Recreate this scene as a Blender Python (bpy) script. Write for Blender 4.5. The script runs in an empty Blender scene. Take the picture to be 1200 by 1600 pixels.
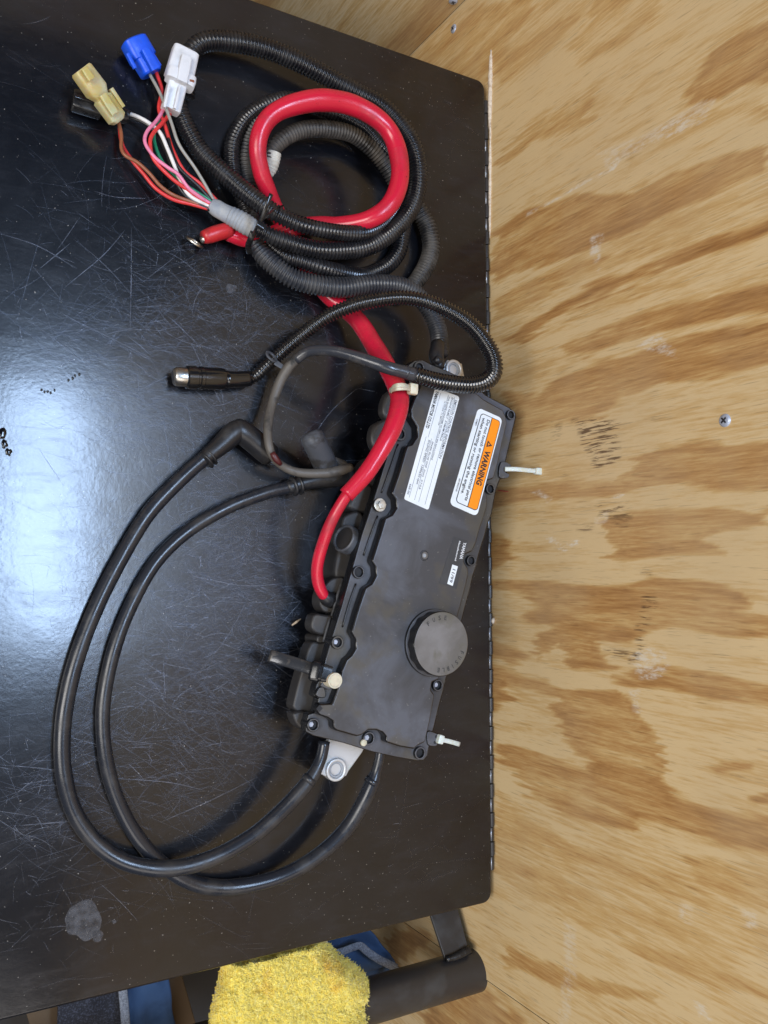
import bpy, bmesh, math, random
import numpy as np
from mathutils import Vector, Matrix, noise

random.seed(7); rng = np.random.default_rng(7)
SC = bpy.context.scene
COL = SC.collection

# ---------------------------------------------------------------- camera
H = 0.626                                   # camera height over the cart lid (m)
F = 1320.0                                  # focal length in photo pixels (1200 x 1600)
R_ = np.array([2312/2663.7, 0.0, 757/1524.2])
D_ = np.array([88/2663.7, -0.99778, -88/1524.2])
A_ = np.array([1320/2663.7, 0.06652, -1320/1524.2])
R_ /= np.linalg.norm(R_); A_ -= R_*(A_@R_); A_ /= np.linalg.norm(A_)
D_ = np.cross(A_, R_); D_ /= np.linalg.norm(D_)
CAM = np.array([0.0, 0.0, H])
cam_data = bpy.data.cameras.new('camera'); cam = bpy.data.objects.new('camera', cam_data); COL.objects.link(cam)
M = Matrix((( R_[0], -D_[0], -A_[0], CAM[0]), (R_[1], -D_[1], -A_[1], CAM[1]), (R_[2], -D_[2], -A_[2], CAM[2]), (0, 0, 0, 1)))
cam.matrix_world = M
cam_data.sensor_fit = 'VERTICAL'; cam_data.sensor_height = 36.0; cam_data.lens = F/1600*36.0
cam_data.clip_start = 0.01; cam_data.clip_end = 50
SC.camera = cam

# ---------------------------------------------------------------- world, lamps, exposure
w = bpy.data.worlds.new('World'); SC.world = w; w.use_nodes = True
bg = w.node_tree.nodes['Background']; bg.inputs[0].default_value = (0.45, 0.62, 1.0, 1); bg.inputs[1].default_value = 0.08
SC.view_settings.view_transform = 'Standard'; SC.view_settings.look = 'None'
SC.view_settings.exposure = 0.0; SC.view_settings.gamma = 1.0
try: SC.view_settings.use_curve_mapping = False
except Exception: pass
def lamp(name, loc, target, sx, sy, power, color, roll=0):
    l = bpy.data.lights.new(name, 'AREA'); l.shape = 'RECTANGLE'; l.size = sx; l.size_y = sy; l.energy = power; l.color = color
    o = bpy.data.objects.new(name, l); COL.objects.link(o); o.location = loc
    d = Vector(target)-Vector(loc)
    o.rotation_euler = d.to_track_quat('-Z', 'Y').to_euler(); return o
lamp('ceiling_panel_lamp', (0.32, 0.15, 1.75), (0.32, 0.15, 0), 0.24, 0.70, 19, (0.50, 0.69, 1.0))
lamp('wall_fill_lamp', (-1.3, -0.15, 1.45), (0.42, -0.1, 0.1), 0.9, 1.1, 35, (1.0, 0.97, 0.93))  # added fill lamp, no known fixture; brightens the plywood wall
lamp('lid_fill_lamp', (-0.35, -1.45, 1.7), (0.2, -0.2, 0), 1.5, 1.0, 15, (1.0, 0.93, 0.86))  # added fill lamp standing in for a lit ceiling reflected in the lid

# ---------------------------------------------------------------- helpers
def ray(px, py): return R_*(px-600) + D_*(py-800) + A_*F
def P(px, py, z=0.0):
    c = ray(px, py); t = (z-H)/c[2]; return CAM + c*t
def S(px, py, z=0.0):                       # metres per photo pixel there
    return (z-H)/ray(px, py)[2]
def onX(px, py, X):
    c = ray(px, py); return CAM + c*(X/c[0])
def project(p):
    v = p-CAM; zz = v@A_; return 600+F*(v@R_)/zz, 800+F*(v@D_)/zz

def tag(o, label=None, cat=None, group=None, kind=None):
    if label: o['label'] = label
    if cat: o['category'] = cat
    if group: o['group'] = group
    if kind: o['kind'] = kind
    return o
def empty(name, loc, label=None, cat=None, group=None, kind=None):
    o = bpy.data.objects.new(name, None); COL.objects.link(o); o.location = Vector(loc); o.empty_display_size = 0.02
    bpy.context.view_layer.update() if False else None
    return tag(o, label, cat, group, kind)
def link(name, me, mat=None, parent=None, smooth=True):
    o = bpy.data.objects.new(name, me); COL.objects.link(o)
    if mat and not me.materials: me.materials.append(mat)
    if smooth:
        me.polygons.foreach_set('use_smooth', [True]*len(me.polygons))
    if parent is not None:
        o.parent = parent
        # vertices are in world metres: an Empty parent sits at its thing's base, a part's own origin is the world's
        if parent.type == 'EMPTY': o.matrix_parent_inverse = Matrix.Translation(-Vector(parent.location))
    return o
def mesh(name, V, Fc, mat=None, parent=None, smooth=True):
    me = bpy.data.meshes.new(name); me.from_pydata([tuple(map(float, v)) for v in V], [], [tuple(f) for f in Fc]); me.update()
    return link(name, me, mat, parent, smooth)
def bevel(o, wd, seg=3, ang=40):
    m = o.modifiers.new('bevel', 'BEVEL'); m.width = wd; m.segments = seg; m.limit_method = 'ANGLE'; m.angle_limit = math.radians(ang)
    m.harden_normals = False
    try: o.data.shade_smooth()
    except Exception: pass
    w_ = o.modifiers.new('normals', 'WEIGHTED_NORMAL'); w_.keep_sharp = False
    return o
def prism(name, pts, z0, z1, mat, parent=None, bev=0.001, seg=3, taper=0.0):
    """vertical prism over a list of world xy points; taper insets the top (or grows it when negative)"""
    pts = [np.array(p[:2], float) for p in pts]
    area = sum(pts[i][0]*pts[(i+1) % len(pts)][1]-pts[(i+1) % len(pts)][0]*pts[i][1] for i in range(len(pts)))
    if area < 0: pts = pts[::-1]
    n = len(pts); top = pts
    if taper:
        top = []
        for i in range(n):
            a, b, c = pts[i-1], pts[i], pts[(i+1) % n]
            d1 = b-a; d2 = c-b; d1 /= np.linalg.norm(d1)+1e-9; d2 /= np.linalg.norm(d2)+1e-9
            nn = np.array([-d1[1], d1[0]])+np.array([-d2[1], d2[0]]); nn /= max(0.5, np.linalg.norm(nn))
            top.append(b+nn*taper)
    V = [(p[0], p[1], z0) for p in pts]+[(p[0], p[1], z1) for p in top]
    Fc = [tuple(range(n))[::-1], tuple(range(n, 2*n))]+[(i, (i+1) % n, n+(i+1) % n, n+i) for i in range(n)]
    o = mesh(name, V, Fc, mat, parent, smooth=False)
    if bev: bevel(o, bev, seg)
    return o
def pxpoly(pts, z): return [P(x, y, z) for x, y in pts]
def smoothclosed(pts, k=4):
    pts = [np.array(p, float) for p in pts]; n = len(pts); out = []
    for i in range(n):
        p0, p1, p2, p3 = pts[i-1], pts[i], pts[(i+1) % n], pts[(i+2) % n]
        for j in range(k):
            t = j/k
            out.append(0.5*((2*p1)+(-p0+p2)*t+(2*p0-5*p1+4*p2-p3)*t*t+(-p0+3*p1-3*p2+p3)*t**3))
    return out
def resample(pts, step):
    """Catmull-Rom through rows of (x,y,z,r), resampled evenly"""
    pts = np.array(pts, float); n = len(pts)
    ext = np.vstack([2*pts[0]-pts[1], pts, 2*pts[-1]-pts[-2]])
    out = []
    for i in range(n-1):
        p0, p1, p2, p3 = ext[i:i+4]
        for t in np.linspace(0, 1, 24, endpoint=False):
            out.append(0.5*((2*p1)+(-p0+p2)*t+(2*p0-5*p1+4*p2-p3)*t*t+(-p0+3*p1-3*p2+p3)*t**3))
    out.append(pts[-1]); out = np.array(out)
    s = np.concatenate([[0], np.cumsum(np.linalg.norm(np.diff(out[:, :3], axis=0), axis=1))])
    m = max(3, int(round(s[-1]/step))+1); q = np.linspace(0, s[-1], m)
    return np.stack([np.interp(q, s, out[:, k]) for k in range(out.shape[1])], 1)
def sweep(name, rows, mat, parent=None, sides=20, prof=None, flat=1.0, caps=True, smooth=True):
    """rows of (x,y,z,r); prof(k) scales the radius; flat squeezes the vertical axis"""
    rows = np.array(rows, float); n = len(rows); C = rows[:, :3]
    T = np.gradient(C, axis=0); T /= np.linalg.norm(T, axis=1)[:, None]+1e-12
    up = np.array([0, 0, 1.0]);
    if abs(T[0]@up) > 0.9: up = np.array([1.0, 0, 0])
    Nn = up - T[0]*(up@T[0]); Nn /= np.linalg.norm(Nn); V = []
    ang = np.linspace(0, 2*math.pi, sides, endpoint=False)
    for i in range(n):
        Nn = Nn - T[i]*(Nn@T[i]); Nn /= np.linalg.norm(Nn); B = np.cross(T[i], Nn)
        r = rows[i, 3]*(prof(i) if prof else 1)
        V.append(C[i]+r*(np.cos(ang)[:, None]*Nn*flat+np.sin(ang)[:, None]*B))
    V = np.concatenate(V)
    Fc = []
    for i in range(n-1):
        a = i*sides
        for j in range(sides):
            k = (j+1) % sides; Fc.append((a+j, a+k, a+sides+k, a+sides+j))
    if caps: Fc.append(tuple(range(sides))[::-1]); Fc.append(tuple((n-1)*sides+j for j in range(sides)))
    return mesh(name, V, Fc, mat, parent, smooth)
def pxrows(pts, rpx=None):
    out = []
    for p in pts:
        x, y, z = p[:3]; r = p[3] if len(p) > 3 else rpx
        q = P(x, y, z); out.append((q[0], q[1], q[2], r*S(x, y, z)))
    return out
def cable(name, pts, rpx, mat, parent=None, step=0.003, sides=20, flat=1.0, wob=0.0):
    rows = resample(pxrows(pts, rpx), step)
    for i in range(len(rows)):              # slight unevenness of a handled lead, none at its ends
        e_ = 0.0009*min(1, i/8, (len(rows)-1-i)/8); nv = noise.noise_vector(Vector((rows[i, 0]*22, rows[i, 1]*22, 7.7))); rows[i, 0] += e_*nv.x; rows[i, 1] += e_*nv.y
    if wob:
        for i in range(len(rows)):
            rows[i, 3] *= 1+wob*noise.noise(Vector((rows[i, 0]*60, rows[i, 1]*60, 3.1)))
    return sweep(name, rows, mat, parent, sides, flat=flat)
def conduit(name, pts, rpx, mat, parent=None, pitch=0.0030, sides=22, depth=0.19):
    rows = resample(pxrows(pts, rpx), pitch/6)
    shape = [1.0, 1.01, 1.0, 1-depth*0.92, 1-depth, 1-depth*0.92]
    # sag and small irregularities of a real split conduit
    for i in range(len(rows)):
        v = Vector((rows[i, 0]*35, rows[i, 1]*35, rows[i, 2]*35))
        rows[i, :3] += 0.0006*np.array(noise.noise_vector(v)); 
    return sweep(name, rows, mat, parent, sides, prof=lambda i: shape[i % 6])
def disc(name, c, r, h, mat, parent=None, n=32, bev=0.0006, axis=None, prof=None):
    c = np.array(c, float); ax = np.array(axis if axis is not None else (0, 0, 1.0), float); ax /= np.linalg.norm(ax)
    u = np.cross(ax, (0, 1, 0) if abs(ax[1]) < .9 else (1, 0, 0)); u /= np.linalg.norm(u); v = np.cross(ax, u)
    V = []
    for s in (0, h):
        for k in range(n):
            a = 2*math.pi*k/n; rr = r*(prof(k, n) if prof else 1)
            V.append(c+ax*s+rr*(math.cos(a)*u+math.sin(a)*v))
    Fc = [tuple(range(n))[::-1], tuple(range(n, 2*n))]+[(i, (i+1) % n, n+(i+1) % n, n+i) for i in range(n)]
    o = mesh(name, V, Fc, mat, parent, smooth=False)
    if bev: bevel(o, bev, 2, 50)
    return o
def ring(name, c, ro, ri, h, mat, parent=None, n=36, axis=None, bev=0.0004):
    c = np.array(c, float); ax = np.array(axis if axis is not None else (0, 0, 1.0), float); ax /= np.linalg.norm(ax)
    u = np.cross(ax, (0, 1, 0) if abs(ax[1]) < .9 else (1, 0, 0)); u /= np.linalg.norm(u); v = np.cross(ax, u)
    V = []
    for (r, s) in ((ro, 0), (ro, h), (ri, h), (ri, 0)):
        for k in range(n):
            a = 2*math.pi*k/n; V.append(c+ax*s+r*(math.cos(a)*u+math.sin(a)*v))
    Fc = []
    for q in range(4):
        a, b = q*n, ((q+1) % 4)*n
        for i in range(n): Fc.append((a+i, a+(i+1) % n, b+(i+1) % n, b+i))
    o = mesh(name, V, Fc, mat, parent, smooth=False)
    if bev: bevel(o, bev, 2, 50)
    return o
def loft(name, p0, p1, secs, mat, parent=None, n=28, e=5.0, upv=(0, 0, 1.0), bev=0.0):
    """rounded-rectangle sections (s, half width, half height[, side shift, up shift]) from p0 to p1"""
    p0 = np.array(p0, float); p1 = np.array(p1, float); ax = p1-p0; L = np.linalg.norm(ax); ax /= L
    u = np.array(upv, float); u -= ax*(u@ax); u /= np.linalg.norm(u); sd = np.cross(ax, u); V = []
    for sec in secs:
        s, a, b = sec[:3]; ox = sec[3] if len(sec) > 3 else 0; oy = sec[4] if len(sec) > 4 else 0
        for k in range(n):
            t = 2*math.pi*(k+.5)/n; c_, s_ = math.cos(t), math.sin(t)
            x = math.copysign(abs(c_)**(2/e), c_)*a; y = math.copysign(abs(s_)**(2/e), s_)*b
            V.append(p0+ax*s*L+sd*(x+ox)+u*(y+oy))
    m = len(secs); Fc = [tuple(range(n))[::-1], tuple((m-1)*n+k for k in range(n))]
    for i in range(m-1):
        for j in range(n): k = (j+1) % n; Fc.append((i*n+j, i*n+k, (i+1)*n+k, (i+1)*n+j))
    o = mesh(name, V, Fc, mat, parent, smooth=False)
    try: o.data.set_sharp_from_angle(angle=math.radians(38)); 
    except Exception: pass
    o.data.polygons.foreach_set('use_smooth', [True]*len(o.data.polygons))
    if bev: bevel(o, bev, 2, 50)
    return o
def join_meshes(name, objs, parent=None):
    """merge several mesh objects (modifiers applied) into one mesh object"""
    dg = bpy.context.evaluated_depsgraph_get(); dg.update()
    bm = bmesh.new(); mats = []
    for o in objs:
        ev = o.evaluated_get(dg); me = ev.to_mesh(); off = len(bm.faces)
        me.transform(Matrix.Identity(4)); bm.from_mesh(me); bm.faces.ensure_lookup_table()
        m = o.data.materials[0]
        if m not in mats: mats.append(m)
        for f in bm.faces[off:]: f.material_index = mats.index(m)
        ev.to_mesh_clear()
    me = bpy.data.meshes.new(name); bm.to_mesh(me); bm.free()
    for m in mats: me.materials.append(m)
    for o in objs: bpy.data.objects.remove(o, do_unlink=True)
    return link(name, me, None, parent, smooth=False)

# ---------------------------------------------------------------- materials
def nodes(name):
    m = bpy.data.materials.new(name); m.use_nodes = True; nt = m.node_tree
    return m, nt, nt.nodes['Principled BSDF']
def setp(b, **k):
    for n_, v in k.items():
        n2 = {'col': 'Base Color', 'rough': 'Roughness', 'metal': 'Metallic', 'spec': 'Specular IOR Level', 'coat': 'Coat Weight', 'coatr': 'Coat Roughness', 'trans': 'Transmission Weight', 'sss': 'Subsurface Weight', 'alpha': 'Alpha', 'sheen': 'Sheen Weight'}[n_]
        b.inputs[n2].default_value = (*v, 1) if isinstance(v, tuple) else v
def tex(nt, scale=(1, 1, 1), nscale=10, detail=4, rough=0.6, dist=0.0, rot=(0, 0, 0), coord='Object'):
    tc = nt.nodes.new('ShaderNodeTexCoord'); mp = nt.nodes.new('ShaderNodeMapping'); mp.inputs['Scale'].default_value = scale; mp.inputs['Rotation'].default_value = rot
    nt.links.new(tc.outputs[coord], mp.inputs[0]); nz = nt.nodes.new('ShaderNodeTexNoise')
    nz.inputs['Scale'].default_value = nscale; nz.inputs['Detail'].default_value = detail; nz.inputs['Roughness'].default_value = rough; nz.inputs['Distortion'].default_value = dist
    nt.links.new(mp.outputs[0], nz.inputs['Vector']); return nz.outputs[0]
def ramp(nt, fac, stops):
    r = nt.nodes.new('ShaderNodeValToRGB'); el = r.color_ramp.elements
    while len(el) < len(stops): el.new(0.5)
    for e_, (p, c) in zip(el, stops):
        e_.position = p; e_.color = (*c, 1) if isinstance(c, tuple) else (c, c, c, 1)
    nt.links.new(fac, r.inputs[0]); return r.outputs[0]
def mixc(nt, fac, a, b, mode='MIX'):
    m = nt.nodes.new('ShaderNodeMix'); m.data_type = 'RGBA'; m.blend_type = mode
    for sock, v in ((m.inputs[0], fac), (m.inputs[6], a), (m.inputs[7], b)):
        if isinstance(v, (int, float)): sock.default_value = v
        elif isinstance(v, tuple): sock.default_value = (*v, 1)
        else: nt.links.new(v, sock)
    return m.outputs[2]
def math_(nt, op, a, b=None, clamp=False):
    m = nt.nodes.new('ShaderNodeMath'); m.operation = op; m.use_clamp = clamp
    for i, v in enumerate((a, b)):
        if v is None: continue
        if isinstance(v, (int, float)): m.inputs[i].default_value = v
        else: nt.links.new(v, m.inputs[i])
    return m.outputs[0]
def bump(nt, b, h, strength=0.3, dist=0.001, coat=False):
    bp = nt.nodes.new('ShaderNodeBump'); bp.inputs['Strength'].default_value = strength; bp.inputs['Distance'].default_value = dist
    nt.links.new(h, bp.inputs['Height']); nt.links.new(bp.outputs[0], b.inputs['Normal'])
    if coat: nt.links.new(bp.outputs[0], b.inputs['Coat Normal'])
def simple(name, col, rough=0.5, metal=0.0, dirt=None, dscale=90, drange=(0.5, 0.75), bmp=0.15, bs=900, **k):
    m, nt, b = nodes(name); setp(b, col=col, rough=rough, metal=metal, **k)
    n1 = tex(nt, nscale=dscale, detail=6)
    if dirt:
        f = ramp(nt, n1, [(drange[0], 0.0), (drange[1], 1.0)])
        c = mixc(nt, f, col, dirt); nt.links.new(c, b.inputs['Base Color'])
        rr = nt.nodes.new('ShaderNodeMapRange'); rr.inputs['To Min'].default_value = rough; rr.inputs['To Max'].default_value = min(1, rough+0.3)
        nt.links.new(f, rr.inputs[0]); nt.links.new(rr.outputs[0], b.inputs['Roughness'])
    if bmp: bump(nt, b, tex(nt, nscale=bs, detail=3), bmp, 0.0004)
    return m
M_ = {}
M_['conduit'] = simple('black_conduit_plastic', (0.010, 0.010, 0.012), 0.22, dirt=(0.030, 0.029, 0.030), dscale=60, drange=(0.45, 0.8), bmp=0.05)
M_['conduit_matt'] = simple('weathered_conduit_plastic', (0.030, 0.032, 0.038), 0.33, dirt=(0.09, 0.085, 0.08), dscale=50, drange=(0.45, 0.8), bmp=0.1)
M_['conduit_dusty'] = simple('dusty_conduit_plastic', (0.018, 0.017, 0.017), 0.38, dirt=(0.10, 0.088, 0.075), dscale=55, drange=(0.4, 0.7), bmp=0.15)
M_['wet'] = simple('wet_black_plastic', (0.008, 0.008, 0.009), 0.16, dirt=(0.03, 0.028, 0.025), dscale=80, drange=(0.55, 0.8), bmp=0.05, coat=0.6, coatr=0.1)
M_['rubber'] = simple('black_rubber_cable', (0.018, 0.020, 0.026), 0.25, dirt=(0.045, 0.042, 0.040), dscale=45, drange=(0.48, 0.8), bmp=0.08)
M_['boot'] = simple('black_rubber_boot', (0.014, 0.014, 0.016), 0.36, dirt=(0.040, 0.037, 0.035), dscale=60, drange=(0.5, 0.8))
M_['dustyrubber'] = simple('dusty_grey_rubber', (0.10, 0.088, 0.075), 0.5, dirt=(0.02, 0.019, 0.018), dscale=70, drange=(0.52, 0.66), bmp=0.3)
M_['hose'] = simple('grey_oily_hose', (0.035, 0.037, 0.044), 0.22, dirt=(0.10, 0.09, 0.08), dscale=50, drange=(0.5, 0.75), bmp=0.15)
M_['stub'] = simple('scuffed_grey_rubber', (0.075, 0.08, 0.092), 0.42, dirt=(0.03, 0.028, 0.027), dscale=80, drange=(0.48, 0.62), bmp=0.4, bs=300)
M_['red'] = simple('red_cable_vinyl', (0.56, 0.014, 0.040), 0.25, dirt=(0.20, 0.012, 0.022), dscale=40, drange=(0.54, 0.78), bmp=0.06, bs=500)
def redmat():
    m, nt, b = nodes('red_cable_vinyl_grimy')
    a1 = ramp(nt, tex(nt, nscale=38, detail=7, rough=0.65), [(0.50, 0.0), (0.72, 1.0)]); a2 = ramp(nt, tex(nt, nscale=420, detail=3), [(0.66, 0.0), (0.72, 1.0)])
    a3 = ramp(nt, tex(nt, (1, 1, 1), nscale=60, detail=2, rot=(1, 1, 0)), [(0.52, 0.0), (0.62, 1.0)])
    c = mixc(nt, math_(nt, 'MULTIPLY', a1, 0.6), (0.56, 0.013, 0.038), (0.26, 0.012, 0.022)); c = mixc(nt, math_(nt, 'MULTIPLY', math_(nt, 'MULTIPLY', a2, a3), 0.8), c, (0.05, 0.010, 0.012))
    nt.links.new(c, b.inputs['Base Color'])
    r_ = nt.nodes.new('ShaderNodeMapRange'); r_.inputs['To Min'].default_value = 0.24; r_.inputs['To Max'].default_value = 0.50
    nt.links.new(a1, r_.inputs[0]); nt.links.new(r_.outputs[0], b.inputs['Roughness']); bump(nt, b, tex(nt, nscale=160, detail=4), 0.12, 0.0005); return m
M_['red'] = redmat()
M_['redboot'] = simple('red_heatshrink', (0.50, 0.02, 0.025), 0.35, dirt=(0.18, 0.02, 0.02), dscale=70, drange=(0.45, 0.7), bmp=0.2, bs=500)
M_['steel'] = simple('worn_steel', (0.52, 0.50, 0.46), 0.3, 1.0, dirt=(0.25, 0.22, 0.18), dscale=120)
M_['zinc'] = simple('cast_aluminium', (0.62, 0.63, 0.64), 0.42, 0.55, dirt=(0.32, 0.42, 0.34), dscale=90, drange=(0.6, 0.85), bmp=0.2)
M_['greyring'] = simple('grey_grommet_rubber', (0.30, 0.32, 0.35), 0.5, dirt=(0.16, 0.16, 0.16), dscale=90)
M_['bolt'] = simple('zinc_bolt', (0.72, 0.71, 0.66), 0.3, 0.9, dirt=(0.4, 0.38, 0.33), dscale=300)
M_['screwmetal'] = simple('galvanised_screw', (0.46, 0.50, 0.60), 0.42, 0.35, dirt=(0.25, 0.27, 0.32), dscale=400)
M_['cream'] = simple('aged_nylon', (0.66, 0.56, 0.42), 0.4, dirt=(0.45, 0.38, 0.26), dscale=150, drange=(0.5, 0.8), sss=0.2)
M_['nylon'] = simple('clear_nylon_tie', (0.66, 0.66, 0.60), 0.35, dirt=(0.62, 0.50, 0.30), dscale=90, drange=(0.5, 0.8), sss=0.2)
M_['blackplastic'] = simple('black_glossy_plastic', (0.010, 0.010, 0.011), 0.2, dirt=(0.03, 0.03, 0.03), bmp=0.03)
M_['bluecon'] = simple('blue_connector_plastic', (0.004, 0.085, 0.72), 0.4, dirt=(0.006, 0.06, 0.5), dscale=80, bmp=0.05)
M_['whitecon'] = simple('white_connector_plastic', (0.66, 0.67, 0.70), 0.38, dirt=(0.48, 0.48, 0.48), dscale=70, drange=(0.55, 0.8), bmp=0.05)
M_['yellowcon'] = simple('aged_yellow_connector_plastic', (0.52, 0.39, 0.13), 0.35, dirt=(0.50, 0.46, 0.30), dscale=60, drange=(0.45, 0.65), bmp=0.08, sss=0.3)
M_['greytape'] = simple('grey_sleeve_tape', (0.25, 0.27, 0.30), 0.5, dirt=(0.38, 0.38, 0.37), dscale=70, drange=(0.45, 0.7), bmp=0.25, bs=500)
M_['whitetape'] = simple('white_wrap_tape', (0.62, 0.60, 0.52), 0.6, dirt=(0.42, 0.40, 0.34), dscale=150, bmp=0.3, bs=500)
for nm, c in (('pink', (0.75, 0.22, 0.36)), ('green', (0.01, 0.20, 0.10)), ('wred', (0.66, 0.04, 0.04)), ('white', (0.75, 0.73, 0.70)), ('black', (0.012, 0.012, 0.014)), ('brown', (0.27, 0.09, 0.04)), ('grey', (0.30, 0.29, 0.26))):
    M_['w_'+nm] = simple(nm+'_wire_insulation', c, 0.35, bmp=0.0, dirt=tuple(x*0.6 for x in c), dscale=120, drange=(0.55, 0.8))
M_['labelwhite'] = simple('white_sticker_paper', (0.74, 0.78, 0.80), 0.35, dirt=(0.60, 0.66, 0.74), dscale=40, drange=(0.45, 0.75), bmp=0.02)
M_['labelorange'] = simple('orange_sticker_print', (0.90, 0.27, 0.01), 0.35, bmp=0.0)
M_['ink'] = simple('black_sticker_ink', (0.02, 0.02, 0.025), 0.5, bmp=0.0)
M_['inkgrey'] = simple('grey_sticker_ink', (0.10, 0.11, 0.14), 0.5, bmp=0.0)
M_['labelblack'] = simple('black_sticker', (0.040, 0.040, 0.042), 0.45, dirt=(0.06, 0.058, 0.055), dscale=60)
M_['grimetext'] = simple('moulded_letter_plastic', (0.022, 0.022, 0.022), 0.5, bmp=0.0)
M_['tubehandle'] = simple('black_handle_tube_paint', (0.030, 0.027, 0.026), 0.36, dirt=(0.05, 0.047, 0.044), dscale=40, bmp=0.08)
M_['dark'] = simple('void_shade', (0.012, 0.012, 0.014), 0.6)  # near-black colour standing in for shade in holes, slots and the void below
M_['blue_canvas'] = simple('blue_canvas', (0.024, 0.062, 0.145), 0.85, dirt=(0.016, 0.040, 0.095), dscale=40, bmp=0.6, bs=1500)
M_['webbing'] = simple('grey_webbing', (0.26, 0.28, 0.32), 0.85, dirt=(0.12, 0.13, 0.16), dscale=900, drange=(0.4, 0.6), bmp=0.8, bs=1800)

# moulded box plastic: dark grey with a wiped bluish haze and brown grime
def boxmat(name, base, haze, brown, rough=0.42, clean=(0.008, 0.008, 0.009), crough=0.24):
    m, nt, b = nodes(name)
    f1 = ramp(nt, tex(nt, nscale=14, detail=7, rough=0.62, dist=0.6), [(0.44, 0.0), (0.60, 1.0)])
    f2 = ramp(nt, tex(nt, (1, 1, 1), nscale=23, detail=6, rough=0.55, dist=0.3, rot=(0, 0, 1)), [(0.50, 0.0), (0.58, 1.0)])
    c = mixc(nt, f1, base, haze); c = mixc(nt, math_(nt, 'MULTIPLY', f2, 0.65), c, brown)
    sp = ramp(nt, tex(nt, nscale=420, detail=2), [(0.70, 0.0), (0.74, 1.0)])
    c = mixc(nt, math_(nt, 'MULTIPLY', sp, 0.5), c, (0.20, 0.19, 0.18))
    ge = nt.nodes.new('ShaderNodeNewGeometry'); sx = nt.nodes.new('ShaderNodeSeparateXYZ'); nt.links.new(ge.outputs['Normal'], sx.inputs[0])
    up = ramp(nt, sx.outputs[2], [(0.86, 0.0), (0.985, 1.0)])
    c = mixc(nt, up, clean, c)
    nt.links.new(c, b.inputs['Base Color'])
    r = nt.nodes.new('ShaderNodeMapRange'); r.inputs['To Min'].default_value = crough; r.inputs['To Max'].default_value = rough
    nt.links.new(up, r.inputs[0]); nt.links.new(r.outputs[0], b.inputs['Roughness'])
    bump(nt, b, tex(nt, nscale=1400, detail=2), 0.25, 0.0003); return m
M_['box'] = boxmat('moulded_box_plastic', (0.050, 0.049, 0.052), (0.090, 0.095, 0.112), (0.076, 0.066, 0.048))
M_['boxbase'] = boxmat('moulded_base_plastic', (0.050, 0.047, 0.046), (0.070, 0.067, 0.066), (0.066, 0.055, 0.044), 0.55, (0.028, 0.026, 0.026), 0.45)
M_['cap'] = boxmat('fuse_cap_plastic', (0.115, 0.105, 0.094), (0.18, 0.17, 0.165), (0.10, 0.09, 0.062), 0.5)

# black powder-coated lid: gloss coat over a satin base, orange peel, wiped film, dust
def lidmat():
    m, nt, b = nodes('black_lid_powder_coat')
    film = ramp(nt, tex(nt, (1, 1, 1), nscale=6.5, detail=8, rough=0.68, dist=0.5), [(0.42, 0.0), (0.72, 1.0)])
    film2 = ramp(nt, tex(nt, (1, 3.5, 1), nscale=26, detail=8, rough=0.7, dist=0.9, rot=(0, 0, 0.5)), [(0.50, 0.0), (0.75, 1.0)])
    f = math_(nt, 'ADD', math_(nt, 'MULTIPLY', film, 0.45), math_(nt, 'MULTIPLY', film2, 0.35))
    c = mixc(nt, f, (0.0010, 0.0014, 0.0032), (0.013, 0.0145, 0.021))
    sp = ramp(nt, tex(nt, nscale=520, detail=1), [(0.745, 0.0), (0.775, 1.0)])
    c = mixc(nt, math_(nt, 'MULTIPLY', sp, 0.7), c, (0.30, 0.29, 0.27))
    nt.links.new(c, b.inputs['Base Color'])
    setp(b, spec=0.22, coat=1.0)
    r = nt.nodes.new('ShaderNodeMapRange'); r.inputs['To Min'].default_value = 0.34; r.inputs['To Max'].default_value = 0.52
    nt.links.new(f, r.inputs[0]); nt.links.new(r.outputs[0], b.inputs['Roughness'])
    r2 = nt.nodes.new('ShaderNodeMapRange'); r2.inputs['To Min'].default_value = 0.14; r2.inputs['To Max'].default_value = 0.34
    nt.links.new(f, r2.inputs[0]); nt.links.new(r2.outputs[0], b.inputs['Coat Roughness'])
    h = tex(nt, nscale=330, detail=2, rough=0.5)
    h2 = tex(nt, nscale=60, detail=1)
    bump(nt, b, math_(nt, 'ADD', h, math_(nt, 'MULTIPLY', h2, 1.5)), 0.07, 0.0006, coat=True)
    return m
M_['lid'] = lidmat()
def alphamat(name, col, alpha, rough=0.45, metal=0.0):
    m, nt, b = nodes(name); setp(b, col=col, rough=rough, metal=metal)
    n = tex(nt, nscale=180, detail=3); a = ramp(nt, n, [(0.3, 0.25*alpha), (0.65, alpha)])
    nt.links.new(a, b.inputs['Alpha']); return m
M_['scratch'] = alphamat('scratch_bright', (0.21, 0.225, 0.27), 0.60, 0.45, 0.70)
M_['scratchfaint'] = alphamat('scratch_faint', (0.16, 0.175, 0.215), 0.42, 0.42, 0.90)
M_['residue'] = alphamat('dried_residue', (0.13, 0.135, 0.155), 0.50, 0.6)

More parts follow.
